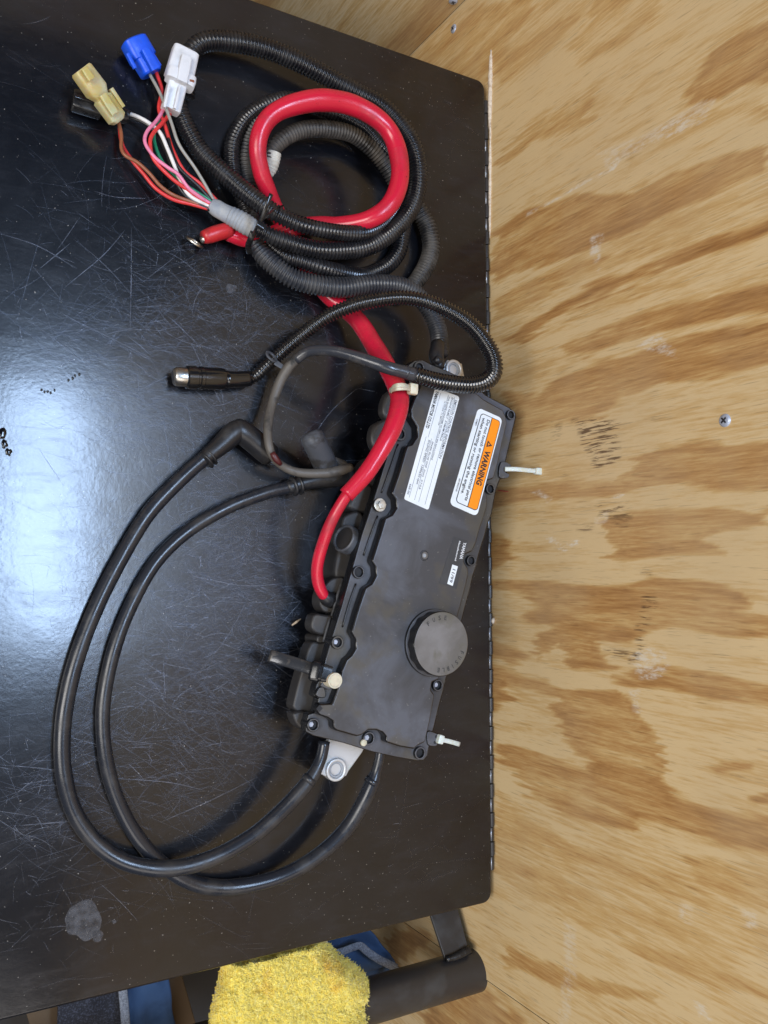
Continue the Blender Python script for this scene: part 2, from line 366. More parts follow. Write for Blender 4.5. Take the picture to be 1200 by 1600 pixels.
# plywood: earlywood / latewood figure comes from the mesh attribute 'figure' (r = dark, g = cracks, b = scuffs)
def plymat(name, axis='z', tint=(1, 1, 1)):
    m, nt, b = nodes(name)
    at = nt.nodes.new('ShaderNodeAttribute'); at.attribute_name = 'figure'
    sepc = nt.nodes.new('ShaderNodeSeparateColor'); nt.links.new(at.outputs['Color'], sepc.inputs[0])
    g = lambda f, l: (f, f, l)
    fine = tex(nt, g(1, 0.075), nscale=520, detail=4, rough=0.65, dist=0.15)
    mid = tex(nt, g(1, 0.09), nscale=95, detail=5, rough=0.6, dist=0.3)
    broad = tex(nt, g(1, 0.22), nscale=13, detail=5, rough=0.6, dist=0.8)
    blot = tex(nt, (1, 1, 1), nscale=7, detail=4, rough=0.6)
    d = math_(nt, 'ADD', math_(nt, 'MULTIPLY', sepc.outputs[0], 0.60), math_(nt, 'MULTIPLY', math_(nt, 'SUBTRACT', mid, 0.5), 1.0))
    d = math_(nt, 'ADD', d, math_(nt, 'MULTIPLY', math_(nt, 'SUBTRACT', broad, 0.5), 0.7))
    d = math_(nt, 'ADD', d, math_(nt, 'MULTIPLY', math_(nt, 'SUBTRACT', fine, 0.46), 1.0), True)
    T = lambda c: tuple(x*t for x, t in zip(c, tint))
    c = ramp(nt, d, [(0.0, T((0.70, 0.55, 0.32))), (0.22, T((0.60, 0.415, 0.185))), (0.48, T((0.475, 0.275, 0.105))), (0.75, T((0.345, 0.178, 0.062))), (1.0, T((0.26, 0.125, 0.045)))])
    c = mixc(nt, math_(nt, 'MULTIPLY', ramp(nt, blot, [(0.45, 0.0), (0.75, 1.0)]), 0.45), c, T((0.54, 0.43, 0.27)))
    pore = ramp(nt, tex(nt, g(1, 0.05), nscale=900, detail=2, rough=0.5), [(0.62, 0.0), (0.72, 1.0)])
    c = mixc(nt, math_(nt, 'MULTIPLY', pore, 0.30), c, (0.10, 0.055, 0.025))
    cr = ramp(nt, tex(nt, g(1, 0.07), nscale=620, detail=4, rough=0.65, dist=0.5), [(0.50, 0.0), (0.58, 1.0)])
    c = mixc(nt, math_(nt, 'MULTIPLY', cr, math_(nt, 'MULTIPLY', sepc.outputs[1], 0.85)), c, (0.085, 0.040, 0.020))
    sf = ramp(nt, tex(nt, (1, 1, 0.3), nscale=420, detail=5, rough=0.7), [(0.42, 0.0), (0.60, 1.0)])
    c = mixc(nt, math_(nt, 'MULTIPLY', sf, math_(nt, 'MULTIPLY', sepc.outputs[2], 0.85)), c, (0.74, 0.70, 0.62))
    nt.links.new(c, b.inputs['Base Color']); setp(b, rough=0.52, spec=0.35)
    hh = math_(nt, 'ADD', fine, math_(nt, 'MULTIPLY', sepc.outputs[0], -0.3))
    bump(nt, b, hh, 0.35, 0.0007); return m
M_['ply'] = plymat('plywood_face', tint=(1.0, 0.94, 0.87))
M_['ply2'] = plymat('plywood_side_face', tint=(1.0, 1.0, 1.02))
M_['plyedge'] = simple('plywood_edge', (0.10, 0.065, 0.035), 0.8)

# ================================================================ SETTING
XB = P(764.5, 880, 0)[0]                    # back edge of the cart lid
XW = XB + 0.0055                            # plywood wall plane, just behind the cart
YT, YBOT = 0.463, -0.2975                   # ends of the lid (30 inch)
YC = 0.571                                  # corner with the side wall
ps = onX(778, 1544, XW); YS = ps[1]         # vertical seam between two sheets

def z2(o, pts): return [(740+x/2.609, o+y/2.609) for x, y in pts]
DARK = [
 (0.85, z2(0, [(80,940),(250,850),(420,800),(560,790),(640,800),(800,700),(1200,590),(1200,700),(1000,790),(800,870),(640,930),(560,960),(440,1030),(300,1080),(80,1170)])),
 (0.75, z2(0, [(1240,60),(1080,140),(960,210),(900,330),(880,420),(1000,400),(1080,350),(1240,320)])),
 (0.95, z2(0, [(130,1390),(280,1290),(480,1170),(700,1080),(900,1000),(1240,890),(1240,930),(900,1050),(700,1120),(480,1220),(280,1330),(170,1400)])),
 (0.75, z2(0, [(380,1420),(600,1320),(800,1240),(1000,1200),(1240,1140),(1240,1250),(1000,1300),(800,1350),(600,1400),(430,1450)])),
 (0.45, z2(0, [(-350,330),(0,30),(260,-30),(200,130),(60,300),(-100,430)])),
 (0.50, z2(0, [(120,600),(240,500),(380,420),(520,360),(480,480),(380,540),(250,580),(90,700)])),
 (0.40, z2(0, [(500,-30),(800,-30),(760,60),(600,180),(420,260),(400,200)])),
 (0.40, z2(0, [(80,260),(300,120),(420,60),(380,160),(160,330),(80,380)])),
 (0.35, z2(0, [(600,620),(900,460),(1200,400),(1200,450),(900,560),(650,680)])),
 (0.45, z2(0, [(80,1230),(300,1120),(500,1040),(560,1050),(300,1200),(80,1330)])),
 (0.80, z2(500, [(100,290),(180,300),(250,310),(350,250),(560,150),(800,80),(1240,-10),(1240,170),(950,240),(780,250),(640,310),(500,390),(350,410),(250,440),(150,480),(160,380)])),
 (0.82, z2(500, [(590,660),(640,580),(740,520),(950,490),(1050,520),(1240,490),(1240,690),(1000,700),(800,660),(700,690),(600,720),(480,730),(350,740),(200,740),(80,770),(0,780),(0,700),(70,700),(200,670),(350,660),(480,665)])),
 (0.85, z2(500, [(560,800),(700,780),(980,765),(1100,790),(1180,770),(1170,840),(1000,870),(950,900),(1010,930),(1060,960),(800,965),(640,985),(550,970),(580,930),(540,900)])),
 (0.75, z2(500, [(20,850),(75,860),(130,870),(155,920),(120,980),(70,1010),(20,1020)])),
 (0.88, z2(500, [(0,1060),(75,1070),(200,1060),(400,1090),(600,1080),(700,1050),(900,1060),(1050,1110),(1120,1170),(1050,1180),(1240,1210),(1240,1290),(1000,1290),(860,1260),(820,1250),(600,1310),(500,1300),(540,1360),(600,1430),(450,1420),(390,1430),(370,1360),(330,1320),(270,1380),(230,1330),(250,1290),(330,1250),(400,1240),(300,1230),(180,1200),(280,1160),(180,1110),(75,1100),(0,1100)])),
 (0.80, z2(500, [(600,1440),(800,1400),(1000,1440),(1240,1500),(1240,1560),(900,1510),(700,1480)])),
 (0.70, z2(1000, [(0,0),(75,0),(150,30),(230,60),(140,100),(75,80),(0,80)])),
 (0.82, z2(1000, [(0,100),(80,110),(250,150),(330,190),(420,200),(600,200),(650,290),(720,380),(770,430),(780,520),(760,560),(840,640),(1000,690),(1240,740),(1240,860),(1000,820),(850,770),(700,740),(650,790),(560,770),(480,740),(350,680),(240,620),(180,560),(210,540),(120,500),(80,460),(150,430),(260,450),(400,510),(500,540),(350,400),(380,370),(300,270),(330,230),(250,190),(150,180),(160,250),(80,280),(0,280)])),
 (0.95, z2(1000, [(560,150),(700,170),(900,180),(1100,220),(1240,240),(1240,265),(1000,240),(800,190),(650,190)])),
 (0.35, z2(1000, [(860,880),(1000,880),(1240,940),(1240,1120),(1050,1060),(900,980)])),
 (0.60, z2(1000, [(970,510),(1060,495),(1140,505),(1145,530),(1000,530)])),
 (0.90, z2(1000, [(1105,640),(1240,610),(1240,670),(1130,665)])),
 (0.33, z2(1000, [(80,600),(200,700),(400,830),(560,870),(800,940),(900,1010),(1100,1110),(1240,1200),(1240,1500),(700,1300),(560,1220),(420,1180),(330,1100),(200,1020),(80,960)])),
 (0.6, z2(1000, [(120,1250),(250,1290),(480,1390),(760,1450),(740,1480),(500,1440),(300,1380),(140,1330)])),
 (0.9, z2(1000, [(-60,1400),(0,1440),(60,1450),(160,1540),(220,1640),(-200,1640),(-200,1450)])),
 (0.95, [(604,1462),(632,1450),(662,1458),(672,1468),(650,1482),(628,1500),(600,1520)]),
]
CRACK = [(1.0, [(893,655),(925,650),(965,658),(972,690),(966,722),(932,736),(915,700)]), (0.9, [(930,790),(982,786),(984,806),(940,812)]),
 (1.0, [(1008,928),(1024,932),(1022,965),(1010,985),(1000,1035),(985,1036),(996,990),(1000,955)]), (0.8, [(945,1010),(985,1014),(985,1026),(955,1026)]),
 (0.5, [(858,660),(875,660),(872,690),(862,690)]), (0.7, [(905,820),(932,818),(925,832),(905,830)]), (0.6, [(962,800),(990,790),(985,830),(965,830)]), (0.6, [(1005,890),(1022,890),(1020,900),(1006,900)]), (0.8,[(779,778),(784,778),(784,796),(779,796)]),
 (0.6, [(1080,1054),(1100,1056),(1100,1060),(1080,1058)]), (0.6, [(1160,1050),(1172,1058),(1168,1062),(1160,1056)]), (0.6,[(1142,1410),(1152,1424),(1148,1426),(1140,1414)]), (0.6,[(776,905),(780,905),(780,925),(776,925)])]
SCUFF = [(0.95, [(824,337),(823,335),(905,288),(960,262),(962,265),(906,292)]), (0.9, [(948,262),(966,246),(968,256),(952,268)]), (0.8,[(1025,205),(1060,185),(1078,180),(1070,205),(1040,215)]), (0.45,[(930,240),(1010,210),(1090,160),(1120,155),(1100,190),(1020,225),(950,262)]),
 (0.75, [(920,370),(940,365),(938,400),(932,412),(936,424),(926,400)]), (0.75, [(985,1025),(1010,1010),(1035,1015),(1045,1040),(1030,1060),(1000,1062)]), (0.7, [(985,1080),(1000,1078),(1002,1110),(992,1118)]), (0.7,[(995,540)]*1+[(1030,520),(1060,560)]) ,
 (0.98, [(852,838),(862,838),(886,860),(878,862)]), (0.95, [(888,846),(906,842),(904,852),(890,854)]), (0.8,[(830,770),(842,765),(862,780),(858,786),(840,772)]), (0.8,[(958,776),(975,770),(978,774),(962,780)]),
 (0.5, [(930,810),(950,800),(950,815),(935,822)]), (0.5,[(1060,1410),(1078,1415),(1080,1445),(1066,1440)]), (0.6,[(1160,1420),(1180,1418),(1180,1450),(1165,1450)]), (0.7,[(1080,1560),(1100,1570),(1110,1595),(1095,1592)]),
 (0.45, [(880,1440),(900,1450),(900,1540),(885,1600),(870,1600),(880,1540)])]
SCUFF = [s for s in SCUFF if len(s[1]) > 2]
def sdf(poly, X, Y):
    poly = np.array(poly, float); n = len(poly); dmin = np.full(X.shape, 1e9); inside = np.zeros(X.shape, bool)
    for i in range(n):
        ax, ay = poly[i-1]; bx, by = poly[i]; ex, ey = bx-ax, by-ay
        t = np.clip(((X-ax)*ex+(Y-ay)*ey)/(ex*ex+ey*ey+1e-9), 0, 1)
        dmin = np.minimum(dmin, (X-ax-t*ex)**2+(Y-ay-t*ey)**2)
        if ey != 0:
            cond = (ay > Y) != (by > Y); inside ^= cond & (X < (ex)*(Y-ay)/ey+ax)
    d = np.sqrt(dmin); return np.where(inside, -d, d)
def vnoise(x, y, seed=0):
    xi = np.floor(x).astype(int); yi = np.floor(y).astype(int); xf = x-xi; yf = y-yi
    def h(a, b):
        v = np.sin(a*127.1+b*311.7+seed*74.7)*43758.5453; return v-np.floor(v)
    u = xf*xf*(3-2*xf); v = yf*yf*(3-2*yf)
    return (h(xi, yi)*(1-u)+h(xi+1, yi)*u)*(1-v)+(h(xi, yi+1)*(1-u)+h(xi+1, yi+1)*u)*v-0.5
def sheet(name, origin, ea, eb, As, Bs, mat, parent, figured=True):
    """grid sheet origin + a*ea + b*eb with the wood figure written to an attribute"""
    As = np.array(As); Bs = np.array(Bs); na, nb = len(As), len(Bs)
    AA, BB = np.meshgrid(As, Bs, indexing='ij'); Pt = np.array(origin)+AA[..., None]*np.array(ea)+BB[..., None]*np.array(eb)
    V = Pt.reshape(-1, 3); idx = np.arange(na*nb).reshape(na, nb)
    Fc = np.stack([idx[:-1, :-1], idx[1:, :-1], idx[1:, 1:], idx[:-1, 1:]], -1).reshape(-1, 4)
    me = bpy.data.meshes.new(name); me.vertices.add(len(V)); me.vertices.foreach_set('co', V.ravel())
    me.loops.add(Fc.size); me.loops.foreach_set('vertex_index', Fc.ravel()); me.polygons.add(len(Fc))
    me.polygons.foreach_set('loop_start', np.arange(0, Fc.size, 4)); me.update(calc_edges=True)
    col = np.zeros((len(V), 4), np.float32); col[:, 3] = 1
    a = AA.ravel(); b = BB.ravel()
    if figured:
        v = V-CAM; zz = v@A_; ok = zz > 0.12
        px = np.where(ok, 600+F*(v@R_)/np.where(ok, zz, 1), -9999); py = np.where(ok, 800+F*(v@D_)/np.where(ok, zz, 1), -9999)
        qy = py+9*vnoise(a*160, b*18, 1)+5*vnoise(a*420, b*40, 2)+3*vnoise(a*900, b*70, 6)
        qx = px+22*vnoise(a*130, b*22, 3)+20*vnoise(a*330, b*30, 4)+12*vnoise(a*610, b*40, 14)
        for k, (W, lst) in enumerate(((0, DARK), (1, CRACK), (2, SCUFF))):
            for wt, poly in lst:
                pa = np.array(poly); x0, y0 = pa.min(0)-30; x1, y1 = pa.max(0)+30
                m = (px > x0) & (px < x1) & (py > y0) & (py < y1) & ok
                if not m.any(): continue
                sx, sy, wd = (qx[m], qy[m], 7.0) if k == 0 else ((px[m]+0.12*(qx[m]-px[m]), py[m]+0.12*(qy[m]-py[m]), 2.0) if k == 2 else (px[m]+0.4*(qx[m]-px[m]), py[m]+0.4*(qy[m]-py[m]), 4.0))
                d = sdf(poly, sx, sy); f = np.clip(0.5-d/wd, 0, 1)*wt
                if k == 0: f *= 0.78+0.28*np.clip(1+d/22.0, 0, 1)+0.13*np.cos(d*0.62)*np.exp(d/30.0)
                col[m, W] = np.maximum(col[m, W], f)
    out = ~((V[:, 2] < 0.55) & (V[:, 2] > -0.4) & (V[:, 1] > -0.7)) if figured else np.ones(len(V), bool)
    ban = np.clip((vnoise(a*24, b*3.0, 9)+0.5*vnoise(a*60, b*6, 10)+0.05)*3.5, 0, 1)*0.65
    col[out, 0] = ban[out]
    at = me.color_attributes.new('figure', 'FLOAT_COLOR', 'POINT'); at.data.foreach_set('color', col.ravel())
    return link(name, me, mat, parent, smooth=False)

wall = empty('wall', (XW, 0, 0), 'worn plywood wall of two upright sheets standing behind the black cart', kind='structure')
fineZ = list(np.arange(-0.40, 0.56, 0.0036)); ZZ = [-0.97, -0.7, -0.55]+fineZ+[0.7, 0.9, 1.1, 1.3, 1.6, 2.0]
fineY = list(np.arange(YS+0.0004, 0.5705, 0.0016))+[YC]
def wall_panel(a0, Ys):
    return sheet('plywood_panel', (XW, 0, 0), (0, 1, 0), (0, 0, 1), Ys, ZZ, M_['ply'], wall)
wall_panel(0, fineY)
p2 = sheet('plywood_panel', (XW+0.0012, 0, 0), (0, 1, 0), (0, 0, 1), [-2.2, -1.8, -1.4, -1.1, -0.9]+list(np.arange(-0.70, YS-0.0006, 0.003))+[YS-0.0006], ZZ, M_['ply'], wall)
# sheet edges seen in the joint
e1 = mesh('panel_edge', [(XW+0.0005, YS-0.0006, -0.97), (XW+0.012, YS-0.0006, -0.97), (XW+0.012, YS-0.0006, 2.0), (XW+0.0005, YS-0.0006, 2.0), (XW+0.012, YS+0.001, -0.97), (XW+0.012, YS+0.001, 2.0)], [(0, 1, 2, 3), (1, 4, 5, 2)], M_['plyedge'], wall, False)
side = empty('side_wall', (0, YC, 0), 'plywood side wall meeting the back wall in the upper corner', kind='structure')
sheet('plywood_panel', (0, YC-0.0012, 0), (1, 0, 0), (0, 0, 1), list(np.arange(-0.9, XW-0.001, 0.012))+[XW-0.001], [-0.97]+list(np.arange(-0.5, 0.31, 0.02)), M_['ply2'], side, figured=False)
floor = mesh('floor', [(-3, -3, -0.97), (1.5, -3, -0.97), (1.5, 1.5, -0.97), (-3, 1.5, -0.97)], [(0, 1, 2, 3)], simple('dark_concrete', (0.10, 0.09, 0.08), 0.7, dirt=(0.05, 0.045, 0.04), dscale=4), None, False)
tag(floor, 'dark concrete floor far beneath the cart', kind='structure')

def wall_screw(px, py, plane='x'):
    if plane == 'x': c = onX(px, py, XW); n = np.array([-1.0, 0, 0]); s = 0.00048
    else:
        cc = ray(px, py); c = CAM+cc*((YC-0.0012)/cc[1]); n = np.array([0, -1.0, 0])
    par = wall if plane == 'x' else side
    c = np.array(c); u = np.array([0, 1.0, 0]) if plane == 'x' else np.array([1.0, 0, 0])
    v = np.cross(n, u); V = []; N = 28; Fc = []
    R = 0.0045
    prof = [(R, 0.0), (R*0.98, 0.0006), (R*0.8, 0.0013), (R*0.55, 0.0015)]
    for r, h in prof:
        for k in range(N): a = 2*math.pi*k/N; V.append(c+n*h+r*(math.cos(a)*u+math.sin(a)*v))
    for i in range(len(prof)-1):
        for k in range(N): Fc.append((i*N+k, i*N+(k+1) % N, (i+1)*N+(k+1) % N, (i+1)*N+k))
    Fc.append(tuple(3*N+k for k in range(N)))
    o = mesh('wall_screw', V, Fc, M_['screwmetal'], par)
    V = []; Fc = []
    for q in range(2):
        a = 0.7+q*math.pi/2; d = math.cos(a)*u+math.sin(a)*v; e = np.cross(n, d); b = len(V)
        for sx, sy in ((-1, -1), (1, -1), (1, 1), (-1, 1)): V.append(c+n*(0.0017+0.0001*q)+d*sx*R*0.55+e*sy*R*0.14)
        Fc.append((b, b+1, b+2, b+3))
    mesh('cross_recess', V, Fc, M_['ink'], o, False)
wall_screw(1133, 657); wall_screw(709, 45); wall_screw(708, 2, 'y')
# torn splinters along the scrape line, pencil-red mark
def splinter(px0, py0, px1, py1, wd, mat, name='splinter'):
    a = onX(px0, py0, XW-0.0015); b = onX(px1, py1, XW-0.0015); rows = []
    for t in np.linspace(0, 1, 26):
        p = a*(1-t)+b*t; r = wd*math.sin(math.pi*min(1, max(0.02, t)))**0.35*(0.75+0.6*(noise.noise(Vector((t*14, px0, 0)))))
        rows.append((p[0]+0.001, p[1], p[2], max(0.0002, r)))
    return sweep(name, rows, mat, wall, 8, flat=0.9)
M_['rawwood'] = simple('raw_splintered_wood', (0.66, 0.56, 0.44), 0.8, dirt=(0.45, 0.34, 0.24), dscale=300, drange=(0.45, 0.65), bmp=0.8, bs=1200)
splinter(766, 78, 764, 205, 0.0034, M_['rawwood']); splinter(765, 190, 764, 372, 0.0022, M_['rawwood'])
M_['redmark'] = simple('red_pencil', (0.45, 0.06, 0.05), 0.8)
splinter(776, 766, 793, 768, 0.0006, M_['redmark'], 'red_mark')
for (x, y, s_) in ((771, 970, 0.0022), (768, 1125, 0.0018), (770, 1190, 0.0016), (769, 1052, 0.0012)):
    a = onX(x, y, XW-0.001)
    rows = [(a[0], a[1]-s_*1.2, a[2], s_*0.3), (a[0]-s_*.4, a[1], a[2], s_), (a[0], a[1]+s_*1.3, a[2]+s_*.6, s_*0.25)]
    sweep('splinter', resample(rows, s_*0.5), M_['rawwood'], wall, 7)

# ================================================================ TOOL CART
cart = empty('tool_cart', (0.23, 0.083, -0.9), 'black steel tool cart with scratched glossy hinged lid under the wiring', 'tool cart')
XF = -0.03
def rrect(x0, x1, y0, y1, r, n=8):
    out = []
    for cx, cy, a0 in ((x1-r, y1-r, 0), (x0+r, y1-r, 90), (x0+r, y0+r, 180), (x1-r, y0+r, 270)):
        for k in range(n+1):
            a = math.radians(a0+90*k/n); out.append((cx+r*math.cos(a), cy+r*math.sin(a)))
    return out
lid = prism('lid', rrect(XF, XB, YBOT, YT, 0.009), -0.022, 0.0, M_['lid'], cart, bev=0.0022, seg=4)
prism('cart_body', rrect(XF+0.01, XB-0.012, YBOT+0.01, YT-0.01, 0.004), -0.88, -0.024, M_['tubehandle'], cart, bev=0.001)
# piano hinge along the back edge
y0 = P(767, 1362, 0)[1]; y1 = P(767, 158, 0)[1]; n = int((y1-y0)/0.0127); pitch = (y1-y0)/n
hx = XB+0.0018
base = None
for k in range(n):
    ya = y0+k*pitch; zoff = -0.0022 if k % 2 else -0.0030
    if base is None:
        o = sweep('hinge_knuckle', [(hx, ya+0.0002, zoff, 0.0022), (hx, ya+pitch-0.0004, zoff, 0.0022)], M_['screwmetal'] if False else M_['tubehandle'], cart, 12)
        bevel(o, 0.0003, 1, 50); base = o
    else:
        o = base.copy(); COL.objects.link(o); o.parent = cart; o.matrix_parent_inverse = base.matrix_parent_inverse.copy(); o.location = (0, k*pitch, zoff+0.0030 if k % 2 else 0)
        if k % 2: o.location.z = 0.0010
# scratched bright wear lines on alternate knuckles
M_['wear'] = simple('bare_metal_wear', (0.55, 0.58, 0.64), 0.35, 0.7)
for k in range(0, n, 2):
    if random.random() < 0.8:
        ya = y0+k*pitch
        sweep('wear_line', [(hx-0.0012, ya+0.001, -0.0013, 0.0004), (hx-0.0012, ya+pitch-0.0012, -0.0013, 0.0004)], M_['wear'], cart, 6)
# handle: bracket plate and tube
zt = -0.035
ha = P(752, 1513, zt); hr = 31*S(752, 1513, zt); hy = ha[1]
handle = sweep('handle', [(ha[0]-0.0002, hy, zt, hr*0.90), (ha[0]-0.001, hy, zt, hr*0.96), (ha[0]-0.003, hy, zt, hr), (0.2, hy, zt, hr), (-0.03, hy, zt, hr)], M_['tubehandle'], cart, 40)
zb0, zb1 = -0.055, -0.030
q = [P(668, 1415, zb0), P(712, 1405, zb0), P(735, 1492, zb1), P(697, 1503, zb1)]
xm0, xm1 = q[0][0], q[1][0]
V = []
for p in q: V.append((p[0], p[1], p[2]))
for p in q: V.append((p[0], p[1], p[2]-0.004))
br = mesh('bracket', V, [(0, 1, 2, 3), (7, 6, 5, 4), (0, 4, 5, 1), (1, 5, 6, 2), (2, 6, 7, 3), (3, 7, 4, 0)], M_['tubehandle'], cart, False); bevel(br, 0.001, 2)
wl = [P(697, 1499, zb1+0.001), P(715, 1494, zb1+0.002), P(733, 1484, zb1+0.001)]
sweep('weld_bead', resample([(*p, 0.003+0.0006*i % 2) for i, p in enumerate(wl)], 0.002), M_['blackplastic'], cart, 10)

# wear of the lid: fine scratches as thin ribbons, dried residue, dust
def ribbons(name, specs, mat, z=0.00015):
    V = []; Fc = []
    for pts, wd in specs:
        pts = np.array(pts); T = np.gradient(pts, axis=0); T /= np.linalg.norm(T, axis=1)[:, None]+1e-9
        Nn = np.stack([-T[:, 1], T[:, 0]], 1); m = len(pts); b = len(V)
        for i in range(m):
            e = wd*0.5*math.sin(math.pi*(i+0.25)/(m-0.5))**0.6
            V.append((*(pts[i]+Nn[i]*e), z)); V.append((*(pts[i]-Nn[i]*e), z))
        for i in range(m-1): Fc.append((b+2*i, b+2*i+1, b+2*i+3, b+2*i+2))
    o = mesh(name, V, Fc, mat, cart, False); o['kind'] = 'stuff'; return o
def arc(x, y, L, a, k, n=9):
    pts = []
    for i in range(n): pts.append((x, y)); x += math.cos(a)*L/(n-1); y += math.sin(a)*L/(n-1); a += k/(n-1)
    return pts
specs = []; faint = []
zones = [((180, 640), 75, 120), ((330, 520), 110, 200), ((230, 480), 120, 170), ((330, 880), 120, 220), ((400, 1000), 90, 150), ((330, 1130), 110, 190), ((250, 1230), 90, 90), ((60, 1250), 90, 90), ((470, 700), 60, 40), ((150, 350), 150, 60), ((80, 560), 80, 80), ((60, 1400), 120, 50), ((480, 1000), 50, 60), ((650, 1330), 90, 26), ((330, 1440), 150, 30), ((80, 100), 150, 18), ((480, 300), 90, 14), ((700, 200), 60, 10), ((420, 500), 60, 60), ((150, 900), 120, 80), ((330, 960), 90, 160), ((300, 1080), 70, 120), ((120, 1130), 80, 90), ((350, 820), 70, 110), ((280, 640), 100, 70)]
for (cx, cy), sg, cnt in zones:
    for _ in range(int(cnt*2.0)):
        x = random.gauss(cx, sg*0.6); y = random.gauss(cy, sg*0.6); p = P(x, y, 0)
        if not (XF+0.01 < p[0] < XB-0.01 and YBOT+0.01 < p[1] < YT-0.01): continue
        L = min(0.09, random.expovariate(1/0.016)+0.003); a = random.choice([random.uniform(0, math.pi), random.gauss(0.3, 0.3), random.gauss(-0.5, 0.3)])
        k = random.gauss(0, 0.30)
        if random.random() < 0.16: specs.append((arc(p[0], p[1], L*random.choice((0.4, 1)), a, k*1.5), random.uniform(0.0002, 0.00045)))
        else: faint.append((arc(p[0], p[1], L*1.3, a, k), random.uniform(0.00015, 0.00042)))
def pxline(pts, wd, lst):
    q = resample([(*P(x, y, 0)[:2], 0.0, 0.0) for x, y in pts], 0.003)[:, :2]; lst.append((q, wd))
for pts in ([(90, 485), (150, 520), (230, 560), (270, 575)], [(95, 490), (160, 522), (240, 562)], [(145, 298), (180, 308), (228, 310)], [(205, 355), (205, 430), (203, 520)], [(195, 360), (160, 400), (100, 450)],
            [(0, 365), (60, 385), (120, 420)], [(62, 420), (110, 380)], [(250, 620), (262, 700), (285, 830)], [(200, 1270), (250, 1215), (330, 1205)], [(250, 1285), (330, 1250), (400, 1215)], [(160, 1215), (260, 1222), (320, 1235)],
            [(440, 760), (455, 850), (470, 900)], [(0, 490), (30, 492)], [(0, 575), (35, 570)], [(10, 610), (60, 600)], [(0, 1195), (60, 1200), (130, 1210)], [(30, 1290), (90, 1285), (140, 1282)],
            [(300, 900), (380, 915), (440, 912)], [(430, 985), (470, 940)], [(240, 395), (300, 390), (330, 392)], [(370, 545), (400, 520), (430, 470)], [(255, 1030), (258, 1090)], [(400, 1005), (440, 1020), (470, 1012)],
            [(560, 605), (520, 640), (490, 680)], [(560, 607), (585, 612)], [(60, 700), (100, 760)], [(300, 540), (330, 600), (350, 640)]):
    pxline(pts, 0.0006, specs if random.random() < 0.6 else faint)
ribbons('scratches', specs, M_['scratch'], 0.00018); ribbons('faint_scratches', faint, M_['scratchfaint'], 0.00012)
def blot(name, cx, cy, rx, ry, mat, z=0.00022, par=cart, n=48, k=0.25, seed=0, h=None):
    pts = []
    for i in range(n):
        a = 2*math.pi*i/n; f = 1+k*noise.noise(Vector((math.cos(a)*1.3, math.sin(a)*1.3, seed)))*2+0.3*k*noise.noise(Vector((math.cos(a)*5, math.sin(a)*5, seed)))
        pts.append(P(cx+rx*f*math.cos(a), cy+ry*f*math.sin(a), 0))
    c = np.mean(pts, axis=0)
    if h is None:
        V = [(c[0], c[1], z)]+[(p[0], p[1], z) for p in pts]; Fc = [(0, i+1, (i+1) % n+1) for i in range(n)]
    else:
        V = [(c[0], c[1], z+h)]; Fc = []
        for s, hh in ((0.5, 0.9), (0.8, 0.6), (0.95, 0.25), (1.0, 0.0)):
            for p in pts: V.append((c[0]+(p[0]-c[0])*s, c[1]+(p[1]-c[1])*s, z+h*hh))
        Fc = [(0, i+1, (i+1) % n+1) for i in range(n)]
        for q_ in range(3):
            for i in range(n): a = 1+q_*n; Fc.append((a+i, a+n+i, a+n+(i+1) % n, a+(i+1) % n))
    return mesh(name, V, Fc, mat, par)
blot('dried_stain', 130, 1440, 30, 30, M_['residue'], seed=3, k=0.16)
blot('dried_stain', 152, 1462, 9, 9, M_['residue'], seed=5)
blot('dried_stain', 361, 451, 9, 7, M_['residue'], seed=8)
blot('dried_stain', 178, 1440, 3, 3, M_['residue'], seed=9)
M_['oil'] = simple('black_oil', (0.004, 0.004, 0.005), 0.05, bmp=0)
oil = empty('oil_drops', P(8, 690, 0), 'small black oil spill and drips on the lid at the left picture edge', 'oil spill')
for cx, cy, rx, ry, sd in ((4, 677, 7, 9, 1), (7, 693, 5, 7, 2), (13, 706, 5, 6, 4)):
    blot('drop', cx, cy, rx, ry, M_['oil'], par=oil, seed=sd, h=0.0007, z=0.0003)
drips = empty('oil_drips', P(95, 592, 0), 'row of tiny black oil droplets on the lid left of the barrel connector', 'oil spill')
for cx, cy in ((64, 609), (69, 611), (74, 612), (79, 613), (85, 610), (108, 594), (113, 591), (118, 587), (124, 585)):
    blot('drop', cx+random.uniform(-1, 1), cy+random.uniform(-1, 1), 1.8, 2.4, M_['oil'], par=drips, seed=cx, h=0.0004, z=0.0003, n=14)
# wood chip
a = P(456, 977, 0.0015); b = P(470, 967, 0.0015)
chip = sweep('wood_chip', [(*a, 0.0006), (*((a+b)/2), 0.0011), (*b, 0.0005)], M_['rawwood'], None, 6); tag(chip, 'tiny pale wood chip lying on the lid left of the electrical box', 'wood chip')

